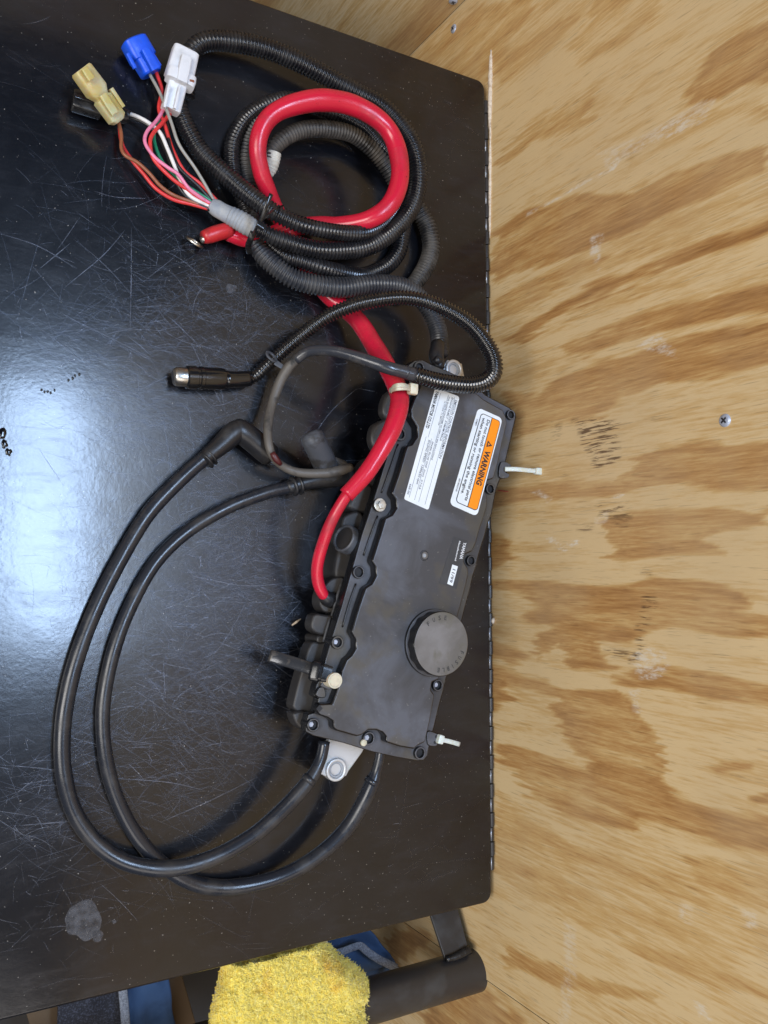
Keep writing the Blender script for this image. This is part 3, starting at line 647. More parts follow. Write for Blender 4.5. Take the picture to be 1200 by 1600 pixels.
# ================================================================ ELECTRICAL BOX
ZF, ZP = 0.056, 0.065
box = empty('electrical_box', P(600, 900, 0), 'dark grey moulded electrical box with warning sticker and round fuse cap', 'electrical box')
FL = [(648,563),(660,562),(672,568),(700,580),(730,595),(760,618),(796,637),(805,645),(806,652),(802,668),(797,690),(791,716),(789,724),(797,726),(796,732),(789,733),(788,736),(793,739),(791,744),(782,747),(778,756),(774,770),(771,785),(768,803),(762,818),(757,838),(751,856),(747,870),(744,885),(739,899),(734,922),(725,955),(716,990),(706,1030),(697,1060),(693,1078),(688,1095),(678,1137),(676,1143),(687,1147),(683,1165),(671,1164),(668,1181),(662,1188),(652,1189),(618,1183),(582,1175),(537,1161),(490,1150),(478,1144),(478,1134),(482,1116),(493,1113),(498,1092),(490,1088),(494,1071),(500,1060),(507,1036),(518,998),(532,953),(543,914),(552,882),(565,836),(583,783),(600,728),(612,692),(618,672),(626,655),(634,628),(640,603),(637,585),(638,570)]
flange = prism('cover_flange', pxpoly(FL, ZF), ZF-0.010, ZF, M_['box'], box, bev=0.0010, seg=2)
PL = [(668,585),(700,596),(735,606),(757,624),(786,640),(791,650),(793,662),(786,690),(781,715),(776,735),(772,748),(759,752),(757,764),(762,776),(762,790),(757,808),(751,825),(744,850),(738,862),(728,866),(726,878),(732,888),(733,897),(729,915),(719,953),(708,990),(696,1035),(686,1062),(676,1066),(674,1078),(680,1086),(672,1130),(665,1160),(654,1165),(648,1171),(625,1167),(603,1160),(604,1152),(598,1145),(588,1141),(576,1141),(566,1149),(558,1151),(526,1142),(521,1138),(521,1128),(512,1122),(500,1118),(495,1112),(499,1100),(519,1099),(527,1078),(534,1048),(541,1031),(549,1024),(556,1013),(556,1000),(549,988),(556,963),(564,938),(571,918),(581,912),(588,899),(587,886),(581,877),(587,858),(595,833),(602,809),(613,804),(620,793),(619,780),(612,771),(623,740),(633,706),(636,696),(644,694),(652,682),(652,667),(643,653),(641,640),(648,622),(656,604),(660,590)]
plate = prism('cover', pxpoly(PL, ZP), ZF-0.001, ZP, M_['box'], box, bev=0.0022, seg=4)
# bosses with sunk screws round the cover
def boss(px, py, ro=9.5, ri=6.3, z=ZF+0.003, bolt=None):
    s = S(px, py, z); c = P(px, py, z); c0 = np.array([c[0], c[1], ZF-0.010])
    r = ring('screw_boss', c0, ro*s, ri*s, z-(ZF-0.010), M_['box'], box)
    disc('socket_floor', (c[0], c[1], ZF-0.0005), ri*s*1.02, 0.0007, M_['dark'], r, 20, 0)
    if bolt == 'screw':
        disc('sunk_screw', (c[0]-ri*s*0.30, c[1]+ri*s*0.10, ZF+0.0002), ri*s*0.60, 0.0010, M_['screwmetal'], r, 6, 0.0002)
    if bolt == 'hex':
        disc('washer', (c[0], c[1], z), ro*s*1.05, 0.0012, M_['bolt'], r, 36, 0.0003)
        disc('hex_head', (c[0], c[1], z+0.0012), ro*s*0.72, 0.0036, M_['bolt'], r, 6, 0.0004)
        disc('head_face', (c[0], c[1], z+0.0045), ro*s*0.5, 0.0008, M_['bolt'], r, 24, 0.0002)
for a_ in ((656,574,10,6.5,'n'), (626,678,11,7,'screw'), (593,789,10,7,'hex'), (561,894,10,7.5,'n'), (528,1004,10.5,7,'screw'), (490,1133,10.5,7.5,'screw'), (577,1154,10.5,7.5,'screw'), (657,1177,10,7,'n'), (685,1071,9.5,6.5,'screw'), (737,876,8.5,5.8,'n'), (767,764,8.5,6,'n'), (799,648,8,5.5,'n')):
    boss(a_[0], a_[1], a_[2], a_[3], bolt=a_[4])
disc('cover_rivet', P(663, 868, ZP), 6*S(663, 868, ZP), 0.0008, M_['cap'], box, 24, 0.0003)
ring('rivet_ring', P(663, 868, ZP-0.0002), 8.5*S(663, 868, ZP), 7*S(663, 868, ZP), 0.0005, M_['box'], box)
disc('rivet_dimple', P(663, 868, ZP+0.0008), 3*S(663, 868, ZP), 0.0005, M_['greyring'], box, 16, 0.0001)
# lower dark skirt under the cover, then the base shell with its lumps
SK = FL
sk = prism('seal_skirt', [p for p in pxpoly([(x+1.0, y) for x, y in FL], ZF-0.0101)], ZF-0.018, ZF-0.0101, M_['blackplastic'], box, bev=0.0006, seg=1)
cen = np.mean([P(x, y, ZF)[:2] for x, y in FL], axis=0)
BB_ = [p[:2] for p in pxpoly([(640,600),(655,575),(700,592),(770,640),(790,660),(770,745),(740,870),(700,1020),(668,1150),(640,1172),(560,1155),(500,1138),(492,1110),(510,1050),(540,950),(570,850),(600,745),(622,680)], ZF-0.018)]
prism('base_shell', BB_, 0.003, ZF-0.017, M_['boxbase'], box, bev=0.004, seg=3, taper=-0.0012)
def lump(pts, z0, z1, mat='boxbase', bev=0.004, name='base_housing'):
    return prism(name, pxpoly(smoothclosed(pts, 3), z1), z0, z1, M_[mat], box, bev=bev, seg=4)
lump([(459,1108),(461,1088),(474,1040),(486,1006),(500,1004),(520,1010),(505,1080),(498,1112),(475,1116)], 0.021, 0.036, bev=0.003)
lump([(458,1118),(464,1112),(480,1112),(490,1130),(478,1142),(464,1134)], 0.026, 0.040, bev=0.003)
lump([(487,972),(493,959),(510,961),(530,962),(525,990),(510,993),(497,991),(488,984)], 0.024, 0.038, bev=0.003)
lump([(495,998),(500,992),(512,996),(510,1010),(498,1008)], 0.010, 0.034)
lump([(500,935),(506,918),(520,904),(540,905),(535,950),(512,958),(502,950)], 0.018, 0.034)
lump([(523,900),(524,880),(528,858),(535,846),(560,850),(550,900),(532,908)], 0.006, 0.030)
lump([(533,835),(535,815),(542,804),(565,800),(570,830),(555,850),(535,850)], 0.008, 0.036)
lump([(545,790),(553,770),(562,755),(585,760),(575,800),(555,800)], 0.008, 0.033)
lump([(560,765),(566,735),(580,715),(600,715),(595,760),(575,775)], 0.010, 0.030)
lump([(580,688),(582,670),(590,660),(612,655),(615,690),(600,712),(587,704)], 0.028, 0.038, bev=0.003)
lump([(598,643),(600,626),(607,613),(625,605),(632,640),(615,658),(604,654)], 0.028, 0.038, bev=0.003)
# round grey plug on the base side
c = P(548, 846, 0.040); ring('side_plug', c, 0.0112, 0.0088, 0.009, M_['stub'], box, axis=(-0.90, 0.30, 0.30), bev=0.0012)
disc('plug_face', c, 0.0092, 0.0075, M_['boxbase'], box, axis=(-0.90, 0.30, 0.30))
# lighter grey strips along the base rim
for x0_, y0_, x1_, y1_ in ((535,905,518,962), (516,965,505,1003), (590,728,580,752), (555,825,549,862)):
    a = P(x0_, y0_, ZF-0.0165); b = P(x1_, y1_, ZF-0.0165)
    sweep('rim_strip', resample([(*a, 0.0008), (*((a+b)/2), 0.0013), (*b, 0.0008)], 0.004), M_['stub'], box, 8)
# tie tabs at the right edge and the bottom right
lump([(783,722),(797,725),(798,731),(789,733),(790,738),(796,741),(793,747),(780,745)], ZF-0.006, ZF+0.002, 'box', 0.0015, 'tie_tab')
lump([(668,1142),(684,1146),(687,1150),(684,1164),(678,1167),(668,1163)], ZF-0.006, ZF+0.001, 'box', 0.0012, 'tie_tab')
for x, y in ((681.5, 1151), (679.5, 1160)): disc('tab_slot', P(x, y, ZF+0.001), 0.0012, 0.0002, M_['dark'], box, 12, 0)
# rectangular clip pocket near the lower left
lump([(498,1075),(507,1074),(509,1090),(494,1088)], ZF-0.004, ZF+0.003, 'box', 0.001, 'clip_pocket')
disc('clip_slot', P(499, 1107, ZP+0.0001), 0.0026, 0.0002, M_['dark'], box, 4, 0)
# added beads shaped to give the highlight line at the cover's foot
def rim_line(pts, z, r, mat):
    sweep('highlight_bead', resample([(*P(x, y, z), r) for x, y in pts], 0.004), mat, box, 8)
rim_line([(596,770),(612,724),(622,694)], ZF+0.0007, 0.0007, M_['box'])
rim_line([(568,868),(578,838),(590,806)], ZF+0.0007, 0.0007, M_['box'])
rim_line([(535,980),(545,944),(556,912)], ZF+0.0007, 0.0007, M_['box'])
# fuse cap
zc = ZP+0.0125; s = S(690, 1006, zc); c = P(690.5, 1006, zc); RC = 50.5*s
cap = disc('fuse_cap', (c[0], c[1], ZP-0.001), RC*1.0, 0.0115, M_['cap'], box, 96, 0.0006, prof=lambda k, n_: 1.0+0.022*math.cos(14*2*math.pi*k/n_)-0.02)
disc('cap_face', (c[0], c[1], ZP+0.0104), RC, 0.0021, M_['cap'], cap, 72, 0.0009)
prof_c = ring('cap_collar', (c[0], c[1], ZP-0.001), RC*1.06, RC*0.9, 0.0035, M_['box'], cap, 64)

# stickers ---------------------------------------------------------------
class Quad:
    def __init__(self, tl, tr, br_, bl, z): self.p = [P(*tl, z), P(*tr, z), P(*br_, z), P(*bl, z)]; self.z = z
    def at(self, u, v, dz=0):               # u across (left to right in the photo), v along (top to bottom)
        a, b, c_, d = self.p; q_ = (a*(1-u)+b*u)*(1-v)+(d*(1-u)+c_*u)*v; return np.array([q_[0], q_[1], self.z+dz])
    def rect(self, name, u0, u1, v0, v1, rm, h0, h1, mat, parent, rs=(1, 1, 1, 1)):
        W = np.linalg.norm(self.p[1]-self.p[0]); L = np.linalg.norm(self.p[3]-self.p[0]); pts = []
        for (cu, cv, a0, k) in ((u1, v0, 0, 0), (u0, v0, 90, 1), (u0, v1, 180, 2), (u1, v1, 270, 3)):
            r = rm*rs[k]
            if r <= 0: pts.append(self.at(cu, cv)); continue
            su = -1 if cu == u1 else 1; sv = 1 if cv == v0 else -1
            for j in range(6):
                a = math.radians(a0+90*j/5); pts.append(self.at(cu+su*r/W+math.cos(a)*r/W, cv+sv*r/L-math.sin(a)*r/L))
        return prism(name, pts, self.z+h0, self.z+h1, mat, parent, bev=0)
def text(name, body, p0, p1, height, mat, parent, z, bold=0.010):
    """flat lettering from p0 to p1 (world), letters' feet on the line, tops to its left-hand side"""
    cu = bpy.data.curves.new(name, 'FONT'); cu.body = body; cu.size = 1.0; cu.extrude = 0.0; cu.offset = bold; cu.resolution_u = 2
    ob = bpy.data.objects.new(name, cu); COL.objects.link(ob); dg = bpy.context.evaluated_depsgraph_get(); dg.update()
    me = bpy.data.meshes.new_from_object(ob.evaluated_get(dg)); bpy.data.objects.remove(ob, do_unlink=True); me.name = name
    n_ = len(me.vertices); co = np.empty(n_*3); me.vertices.foreach_get('co', co); co = co.reshape(-1, 3)
    x0_, x1_ = co[:, 0].min(), co[:, 0].max(); d = np.array(p1)-np.array(p0); L = np.linalg.norm(d); d /= L; u = np.array([-d[1], d[0], 0])
    q_ = np.array(p0)+((co[:, :1]-x0_)/(x1_-x0_)*L)*d+(co[:, 1:2]/0.70*height)*u; q_[:, 2] = z
    me.vertices.foreach_set('co', q_.ravel()); me.update()
    return link(name, me, mat, parent, smooth=False)
Q = Quad((747, 637), (785, 654), (745, 807), (702, 788), ZP)
wl_ = Q.rect('warning_sticker', 0, 1, 0, 1, 0.004, 0.0000, 0.0003, M_['labelwhite'], box)
Q.rect('sticker_border', 0.16, 0.955, 0.035, 0.955, 0.003, 0.0003, 0.00045, M_['ink'], wl_)
Q.rect('sticker_field', 0.185, 0.93, 0.042, 0.948, 0.0025, 0.00045, 0.0006, M_['labelwhite'], wl_)
Q.rect('orange_band', 0.60, 0.93, 0.042, 0.948, 0.0025, 0.0006, 0.00075, M_['labelorange'], wl_, rs=(1, 0, 0, 1))
Q.rect('band_rule', 0.585, 0.605, 0.042, 0.948, 0, 0.0006, 0.00085, M_['ink'], wl_)
Wq = np.linalg.norm(Q.p[1]-Q.p[0])
def qt(Qd, body, u, v0, v1, hu, mat, par, dz=0.00095, name='lettering', bold=0.010):
    W = np.linalg.norm(Qd.p[1]-Qd.p[0]); return text(name, body, Qd.at(u, v0), Qd.at(u, v1), hu*W, mat, par, Qd.z+dz, bold)
qt(Q, 'WARNING', 0.665, 0.365, 0.715, 0.20, M_['ink'], wl_, bold=0.035)
def tri(uc, v0, v1, u0, u1):
    a, b, c_ = Q.at(u1, (v0+v1)/2), Q.at(u0, v0), Q.at(u0, v1)
    n1 = lambda p_: (p_[0], p_[1], Q.z+0.0009)
    m_ = (a+b+c_)/3
    mesh('hazard_triangle', [n1(a), n1(b), n1(c_)], [(0, 1, 2)], M_['ink'], wl_, False)
    i_ = [m_+(p_-m_)*0.45 for p_ in (a, b, c_)]
    t2 = mesh('triangle_field', [(p_[0], p_[1], Q.z+0.00098) for p_ in i_], [(0, 1, 2)], M_['labelorange'], wl_, False)
    text('exclamation_mark', '!', (b*0.5+c_*0.5)*0.75+a*0.25, ((b*0.5+c_*0.5)*0.75+a*0.25)+(c_-b)*0.12, 0.0016, M_['ink'], wl_, Q.z+0.00104)
tri(0, 0.268, 0.335, 0.665, 0.87)
qt(Q, 'Do not touch or remove electrical parts', 0.435, 0.075, 0.905, 0.115, M_['ink'], wl_)
qt(Q, 'when starting or running the engine.', 0.25, 0.075, 0.86, 0.115, M_['ink'], wl_)
qt(Q, 'U1MJ01', 0.055, 0.115, 0.18, 0.055, M_['inkgrey'], wl_); qt(Q, '68T-83629-00', 0.055, 0.73, 0.86, 0.055, M_['inkgrey'], wl_)
E = Quad((680, 606), (718, 620), (669, 797), (631, 780), ZP)
el_ = E.rect('emission_sticker', 0, 1, 0, 1, 0.0016, 0.0000, 0.0003, M_['labelwhite'], box, rs=(1.5, 1, 1, 1))
qt(E, 'EMISSION CONTROL INFORMATION', 0.84, 0.04, 0.56, 0.11, M_['inkgrey'], el_, 0.0005)
qt(E, 'ENGINE FAMILY  XYMXM.784CA', 0.70, 0.03, 0.42, 0.075, M_['inkgrey'], el_, 0.0005)
qt(E, 'THIS ENGINE CONFORMS TO 1999 U.S. EPA REGULATIONS', 0.575, 0.03, 0.60, 0.060, M_['inkgrey'], el_, 0.0005)
qt(E, 'ALTITUDE  F.I. MIXTURE', 0.475, 0.08, 0.30, 0.050, M_['inkgrey'], el_, 0.0005)
qt(E, 'SPARK PLUG GAP  (mm)   0.7-0.8', 0.42, 0.45, 0.87, 0.070, M_['inkgrey'], el_, 0.0005)
qt(E, 'IDLING SPEED  1300\u00b150 rpm', 0.28, 0.45, 0.84, 0.080, M_['inkgrey'], el_, 0.0005)
qt(E, 'YAMAHA MOTOR CO.,LTD', 0.05, 0.02, 0.36, 0.12, M_['ink'], el_, 0.0005, bold=0.03)
qt(E, '66E-00', 0.05, 0.86, 0.95, 0.07, M_['inkgrey'], el_, 0.0005)
for u_, v0_, v1_ in ((0.81, 0.02, 0.97), (0.55, 0.02, 0.97), (0.24, 0.03, 0.43), (0.38, 0.43, 0.97), (0.16, 0.43, 0.97)):
    E.rect('sticker_rule', u_, u_+0.010, v0_, v1_, 0, 0.0003, 0.00042, M_['inkgrey'], el_)
Y_ = Quad((709, 838), (731, 845), (713, 921), (686, 911), ZP)
yl = Y_.rect('maker_sticker', 0, 1, 0, 1, 0.0006, 0.0, 0.0002, M_['labelblack'], box)
M_['silver'] = simple('silver_print', (0.62, 0.63, 0.64), 0.4, bmp=0)
text('lettering', 'YAMAHA', P(724, 846.5, ZP), P(717.5, 873, ZP), 5.6*S(720, 860, ZP), M_['silver'], yl, ZP+0.0004, 0.03)
text('lettering', 'Manufactured', P(717, 845, ZP), P(710, 876, ZP), 3.0*S(720, 860, ZP), M_['silver'], yl, ZP+0.0004, 0.03)
D2 = Quad((706.5, 882), (715, 885), (707, 915.5), (698.5, 912), ZP)
dl = D2.rect('date_sticker', 0, 1, 0, 1, 0, 0.0002, 0.0004, M_['labelwhite'], box)
qt(D2, '11/99', 0.25, 0.2, 0.88, 0.5, M_['ink'], dl, 0.0006)
# raised letters on the cap
def arc_text(word, cx, cy, r, a0, a1, hgt, inward=False):
    for i, ch in enumerate(word):
        a = math.radians(a0+(a1-a0)*i/(len(word)-1)); pc = np.array([cx+r*math.cos(a), cy+r*math.sin(a), 0])
        tdir = np.array([math.sin(a), -math.cos(a), 0])       # clockwise, letter tops outwards
        if inward: tdir = -tdir
        text('raised_letter', ch, pc-tdir*hgt*(0.07 if ch == 'I' else 0.30), pc+tdir*hgt*(0.07 if ch == 'I' else 0.30), hgt, M_['grimetext'], cap, ZP+0.0127)
arc_text('FUSE', c[0], c[1], RC*0.74, 128, 80, 0.0034)
arc_text('FUSIBLE', c[0], c[1], RC*0.74, -22, -100, 0.0034)

# mounting eyelets in light alloy
def eyelet(px, py, z, ro, ri, poly, zt_, name='mounting_lug'):
    lug = prism(name, pxpoly(poly, z), z-0.005, z, M_['zinc'], box, bev=0.0008, seg=2)
    s_ = S(px, py, z); c_ = P(px, py, z+0.002)
    e_ = ring('eyelet', (c_[0], c_[1], z-0.006), ro*s_, ri*s_, 0.0085, M_['zinc'], lug, 40, bev=0.0009)
    ring('grommet', (c_[0], c_[1], z-0.007), ri*s_*1.02, ri*s_*0.72, 0.0085, M_['greyring'], lug, 32, bev=0.0005)
eyelet(526, 1203, 0.026, 18, 12.5, [(516,1150),(570,1168),(566,1176),(545,1205),(541,1213),(514,1216),(494,1206),(505,1180)], 0)
eyelet(710, 577, 0.042, 15.5, 10.5, [(694,570),(700,562),(722,568),(726,590),(728,612),(690,596)], 0)
disc('bore', P(710, 577, 0.036), 9*S(710, 577, .036), 0.0005, M_['stub'], box, 24, 0)
# cable clamp with capped bolt on the left edge
st = [(421,1024,0.030),(440,1030,0.036),(460,1036,0.044),(480,1043,0.052),(496,1049,0.058)]
rows = resample([(*P(x, y, z), 0.0046) for x, y, z in st], 0.002)
sweep('clamp_strap', rows, simple('oily_dark_strap', (0.05, 0.052, 0.058), 0.22, 0.4, dirt=(0.10, 0.085, 0.07), dscale=150, drange=(0.55, 0.75)), box, 16, flat=0.20)
loft('clamp_block', P(484, 1047, 0.058), P(517, 1054, 0.064), [(0, .0062, .004), (0.1, .0075, .0052), (0.42, .0075, .0052), (0.45, .006, .004), (0.55, .006, .004), (0.58, .0066, .0055), (1, .006, .005)], M_['blackplastic'], box)
loft('clamp_pad', P(505, 1060, 0.058), P(519, 1066, 0.060), [(0, .006, .003), (1, .006, .003)], M_['stub'], box)
bc = P(523.5, 1063.5, ZF+0.0145)
disc('capped_bolt', (bc[0], bc[1], ZF), 12*S(523, 1064, .07), 0.0145, M_['cream'], box, 32, 0.0008)
ring('bolt_cap_rim', (bc[0], bc[1], ZF+0.0142), 12.3*S(523, 1064, .07), 9.5*S(523, 1064, .07), 0.0010, M_['cream'], box)
disc('sealant_dab', P(567, 1160, ZF+0.001), 0.0028, 0.0025, M_['cream'], box, 7, 0.0008)
# cable ties fixed in the box tabs
def tie_strip(name, pts, wpx, mat, parent, flat=0.35):
    return sweep(name, resample([(*P(x, y, z), wpx*S(x, y, z)) for x, y, z in pts], 0.002), mat, parent, 14, flat=flat)
t1 = tie_strip('nylon_tie', [(789,733,0.060),(805,733,0.063),(822,734.5,0.065),(838,736,0.066)], 3.6, M_['nylon'], box)
loft('tie_head', P(836, 736, 0.066), P(846, 737, 0.066), [(0, .0026, .002), (0.2, .003, .0024), (1, .003, .0024)], M_['nylon'], t1)
t2 = tie_strip('nylon_tie', [(685,1155,0.059),(696,1157,0.060),(708,1160,0.060),(718,1163,0.058)], 3.6, M_['nylon'], box)
loft('tie_head', P(684, 1154, 0.059), P(691, 1156, 0.059), [(0, .0032, .002), (0.2, .0036, .0024), (1, .0034, .0024)], M_['nylon'], t2)

# ================================================================ WIRING HARNESS
har = empty('wiring_harness', P(520, 280, 0), 'coiled wiring harness in black corrugated conduit with coloured connectors at its upper left end', 'wiring harness')
S1 = [(290,150,.009,14),(292,120,.010,14),(297,85,.012,14.5),(315,68,.014,15),(350,64,.016,15.5),(400,71,.018,15.5),(440,84,.02,15.5),(474,101,.02,15),(512,120,.02,14.5),(555,143,.022,14),(593,163,.024,14),(620,189,.026,14),(641,219,.028,14),(652,253,.03,14),(652,292,.03,14),(640,330,.031,14),(614,361,.033,14),(585,381,.034,14),(547,391,.035,14),(493,389,.035,14),(436,374,.033,13.5),(398,356,.030,13)]
S2 = [(272,140,.008,13),(278,165,.009,14),(287,190,.010,14.5),(300,215,.012,15),(318,242,.014,15),(357,278,.022,15),(400,313,.034,15),(428,332,.042,14),(466,350,.045,13),(505,359,.045,12.5),(547,365,.042,12.5),(578,362,.036,12.5),(606,345,.024,12.5),(626,312,.016,12.5),(632,280,.012,12),(622,256,.011,11.5),(604,236,.012,11),(589,222,.013,11),(570,200,.013,11),(528,179,.012,11),(490,165,.011,11),(450,155,.010,12),(417,163,.010,12.5),(384,186,.010,12.5),(366,216,.010,12.5),(362,246,.010,12.5),(366,276,.010,12.5),(382,320,.008,12),(405,365,.008,12),(443,398,.020,12.5),(474,408,.027,12.5),(512,420,.027,12.5),(543,428,.021,13),(572,430,.012,13),(604,416,.010,13),(622,393,.010,13),(628,366,.010,13),(634,340,.008,13)]
S3 = [(421,250,.018,11),(426,236,.019,12),(437,222,.02,12.5),(458,208,.02,13),(486,201,.02,13),(524,203,.018,13),(555,213,.016,12.5),(583,235,.014,12.5),(604,262,.012,12.5),(622,290,.009,12.5),(641,312,.008,13.5),(658,335,.010,13.5),(670,361,.011,14),(674,391,.011,14),(664,420,.011,14),(645,446,.010,13),(630,460,.009,13)]
S4 = [(440,160,.009,12),(410,182,.009,12),(392,206,.009,12),(385,240,.009,12),(386,270,.009,12),(392,300,.008,12),(394,340,.008,12),(396,372,.011,13),(406,392,.015,14.5),(426,413,.02,15.5),(455,433,.024,16),(493,445,.027,16),(539,449,.03,16),(585,444,.032,15),(624,446,.032,13.5),(650,458,.030,13),(670,482,.028,14),(681,505,.028,14),(686,526,.031,14),(687,546,.036,14),(688,556,.038,13.5)]
conduit('conduit', S2, 12, M_['conduit'], har)
conduit('conduit', S1, 14, M_['conduit'], har)
conduit('conduit', S3, 12, M_['conduit_dusty'], har)
conduit('conduit', S4, 14, M_['conduit_matt'], har)
cable('outlet_boot', [(684,538,.040,11),(682,556,.046,12),(684,566,.048,11),(686,577,.048,9)], 11, M_['boot'], har)
cable('boot_tip', [(680,560,.056,6),(687,566,.056,6)], 6, M_['boot'], har)
# white wrapped end inside the ring, grey sleeve at the branch
rows = resample(pxrows([(428,238,.020,11.5),(425,252,.018,11.5),(421,264,.015,11),(415,276,.012,8)]), 0.0004)
sweep('white_wrap', rows, M_['whitetape'], har, 20, prof=lambda i: 1+0.05*((i//3) % 2))
rows = resample(pxrows([(329,319,.017,11),(338,325,.018,14),(348,331,.019,14),(362,338,.021,15)]), 0.001)
sweep('grey_sleeve', rows, M_['greytape'], har, 24, flat=0.75)
rows = resample(pxrows([(360,337,.021,15.5),(375,345,.024,16.5),(388,353,.027,16.5),(397,358,.028,15)]), 0.0005)
sweep('wrapped_tape', rows, M_['greytape'], har, 24, prof=lambda i: 1-0.06*((i//3) % 2), flat=0.85)
# black cable tie holding the coil
tie = tie_strip('black_tie', [(393,372,.032),(398,360,.046),(408,345,.052),(418,336,.056),(430,326,.050),(440,322,.040)], 4.0, M_['blackplastic'], har)
loft('tie_head', P(402, 349, .054), P(412, 356, .054), [(0, .0024, .002), (1, .0024, .0024)], M_['blackplastic'], tie)
tie_strip('tie_tail', [(405,350,.054),(412,334,.060),(418,318,.064),(424,303,.066)], 3.4, M_['blackplastic'], tie, 0.4)
tie_strip('tie_band', [(396,362,.040),(391,375,.036),(388,384,.028),(390,396,.018)], 5.0, M_['blackplastic'], tie)
# wires
WZ = .012
def wire(name, pts, mat, r=2.9, z0=0.010, z1=0.018, lift=0.006):
    n_ = len(pts); P3 = []
    for i, (x, y) in enumerate(pts):
        t = i/(n_-1); P3.append((x, y, z0*(1-t)+z1*t+lift*math.sin(math.pi*t), r))
    return cable('wire', P3, r, mat, har, step=0.0018, sides=10)
wire('w', [(257,168),(245,188),(229,207),(226,224),(240,245),(262,262),(277,272),(294,294),(312,308),(332,320)], M_['w_pink'], z0=.014, lift=.009)
wire('w', [(264,172),(250,190),(241,206),(242,228),(255,256),(285,286),(332,316)], M_['w_green'], z0=.011, lift=.003)
wire('w', [(270,172),(254,192),(237,212),(234,228),(240,250),(266,277),(293,297),(330,322)], M_['w_wred'], z0=.013, lift=.008, r=3.1)
wire('w', [(243,110),(252,140),(248,170),(259,200),(270,235),(287,267),(313,288),(338,313)], M_['w_wred'], z0=.010, lift=.002, r=3.1)
wire('w', [(233,114),(250,147),(267,190),(280,227),(307,267),(336,316)], M_['w_grey'], z0=.012, lift=.010, r=2.6)
wire('w', [(238,112),(252,150),(262,200),(266,230),(279,262),(310,292),(334,318)], M_['w_black'], z0=.008, lift=.004)
wire('w', [(200,177),(216,183),(233,193),(250,208),(261,232),(269,252),(280,280),(296,306),(329,324)], M_['w_white'], z0=.008, lift=.007, r=3.1)
wire('w', [(200,183),(220,190),(240,204),(256,230),(266,258),(276,286),(293,309),(328,328)], M_['w_black'], z0=.007, lift=.003)
wire('w', [(185,190),(189,210),(189,232),(196,244),(214,254),(232,270),(250,290),(270,304),(300,316),(328,324)], M_['w_brown'], z0=.010, lift=.002)
wire('w', [(187,200),(191,228),(205,250),(223,271),(243,294),(270,311),(298,319),(328,327)], M_['w_wred'], z0=.006, lift=.001, r=3.1)
# connectors
m_ = lambda px, x, y, z: px*S(x, y, z)
def conn(name, a, b, secs, mat, label=None, e=5, z0=.011, z1=.011):
    s_ = S(*a, z0); o = loft(name, P(*a, z0), P(*b, z1), [(t, w_*s_, h_*s_, *(x*s_ for x in r_)) for t, w_, h_, *r_ in secs], mat, har, e=e)
    if label: o['label'] = label
    return o
blue = conn('connector', (207, 62), (237, 116), [(0, 17, 14), (0.02, 19, 16), (0.05, 21, 18), (0.55, 22, 18), (0.58, 18, 17), (0.96, 17, 16), (1, 15, 14)], M_['bluecon'], 'blue barrel-shaped plastic connector', e=3.2, z0=.013, z1=.011)
s_ = S(220, 90, .01)
loft('latch', P(226, 76, .024), P(243, 108, .020), [(0, 7*s_, 3*s_), (1, 8*s_, 4*s_)], M_['bluecon'], blue)
loft('key_rib', P(199, 84, .022), P(211, 107, .020), [(0, 3*s_, 3*s_), (1, 3*s_, 3*s_)], M_['bluecon'], blue)
loft('side_wing', P(233, 84, .016), P(246, 106, .014), [(0, 5*s_, 8*s_), (1, 6*s_, 8*s_)], M_['bluecon'], blue)
white = conn('connector', (290, 80), (266, 174), [(0, 18, 12), (0.02, 20, 14), (0.46, 21.5, 15), (0.47, 18, 13), (0.50, 14.5, 11.5), (0.98, 14.5, 11), (1, 13.5, 10)], M_['whitecon'], 'white plastic connector with a red insert', e=6, z0=.022, z1=.018)
s_ = S(280, 120, .02)
loft('latch', P(292, 88, .031), P(284, 128, .030), [(0, 8*s_, 3*s_), (0.5, 8.5*s_, 3.6*s_), (1, 8*s_, 3*s_)], M_['whitecon'], white)
loft('rib', P(264, 134, .0275), P(257, 168, .0255), [(0, 2*s_, 2*s_), (1, 2*s_, 2*s_)], M_['whitecon'], white)
loft('rib', P(281, 134, .0275), P(273, 170, .0255), [(0, 2*s_, 2*s_), (1, 2*s_, 2*s_)], M_['whitecon'], white)
loft('rear_collar', P(284, 116, .024), P(280, 132, .024), [(0, 22*s_, 12*s_), (0.5, 23*s_, 13*s_), (1, 22*s_, 12*s_)], M_['whitecon'], white)
loft('red_insert', P(296, 126, .0295), P(303, 127.5, .0295), [(0, 1.8*s_, 2*s_), (1, 1.8*s_, 2*s_)], M_['w_brown'], white)
yel = conn('connector', (126, 108), (186, 190), [(0, 15, 12), (0.03, 17, 13), (0.40, 18, 14), (0.50, 13, 11), (0.53, 12, 10), (0.56, 15.5, 12), (0.94, 15, 11.5), (1, 9, 8)], M_['yellowcon'], 'aged translucent yellow plastic connector', e=4.5, z0=.030, z1=.020)
s_ = S(150, 140, .03)
loft('latch', P(131, 106, .0395), P(143, 124, .037), [(0, 6*s_, 2.5*s_), (1, 7*s_, 3*s_)], M_['yellowcon'], yel)
loft('lock_tab', P(160, 148, .032), P(180, 178, .029), [(0, 7*s_, 3.5*s_), (1, 7*s_, 3*s_)], M_['yellowcon'], yel)
loft('side_wing', P(172, 139, .026), P(191, 168, .022), [(0, 3.5*s_, 7*s_), (1, 3.5*s_, 7*s_)], M_['yellowcon'], yel)
blk = conn('connector', (113, 156), (200, 183), [(0, 14, 11), (0.02, 15.5, 12), (0.5, 15.5, 12), (0.52, 11, 10), (0.95, 10.5, 9), (1, 8, 8)], M_['blackplastic'], 'glossy black plastic connector under the yellow one', e=6, z0=.009, z1=.009)
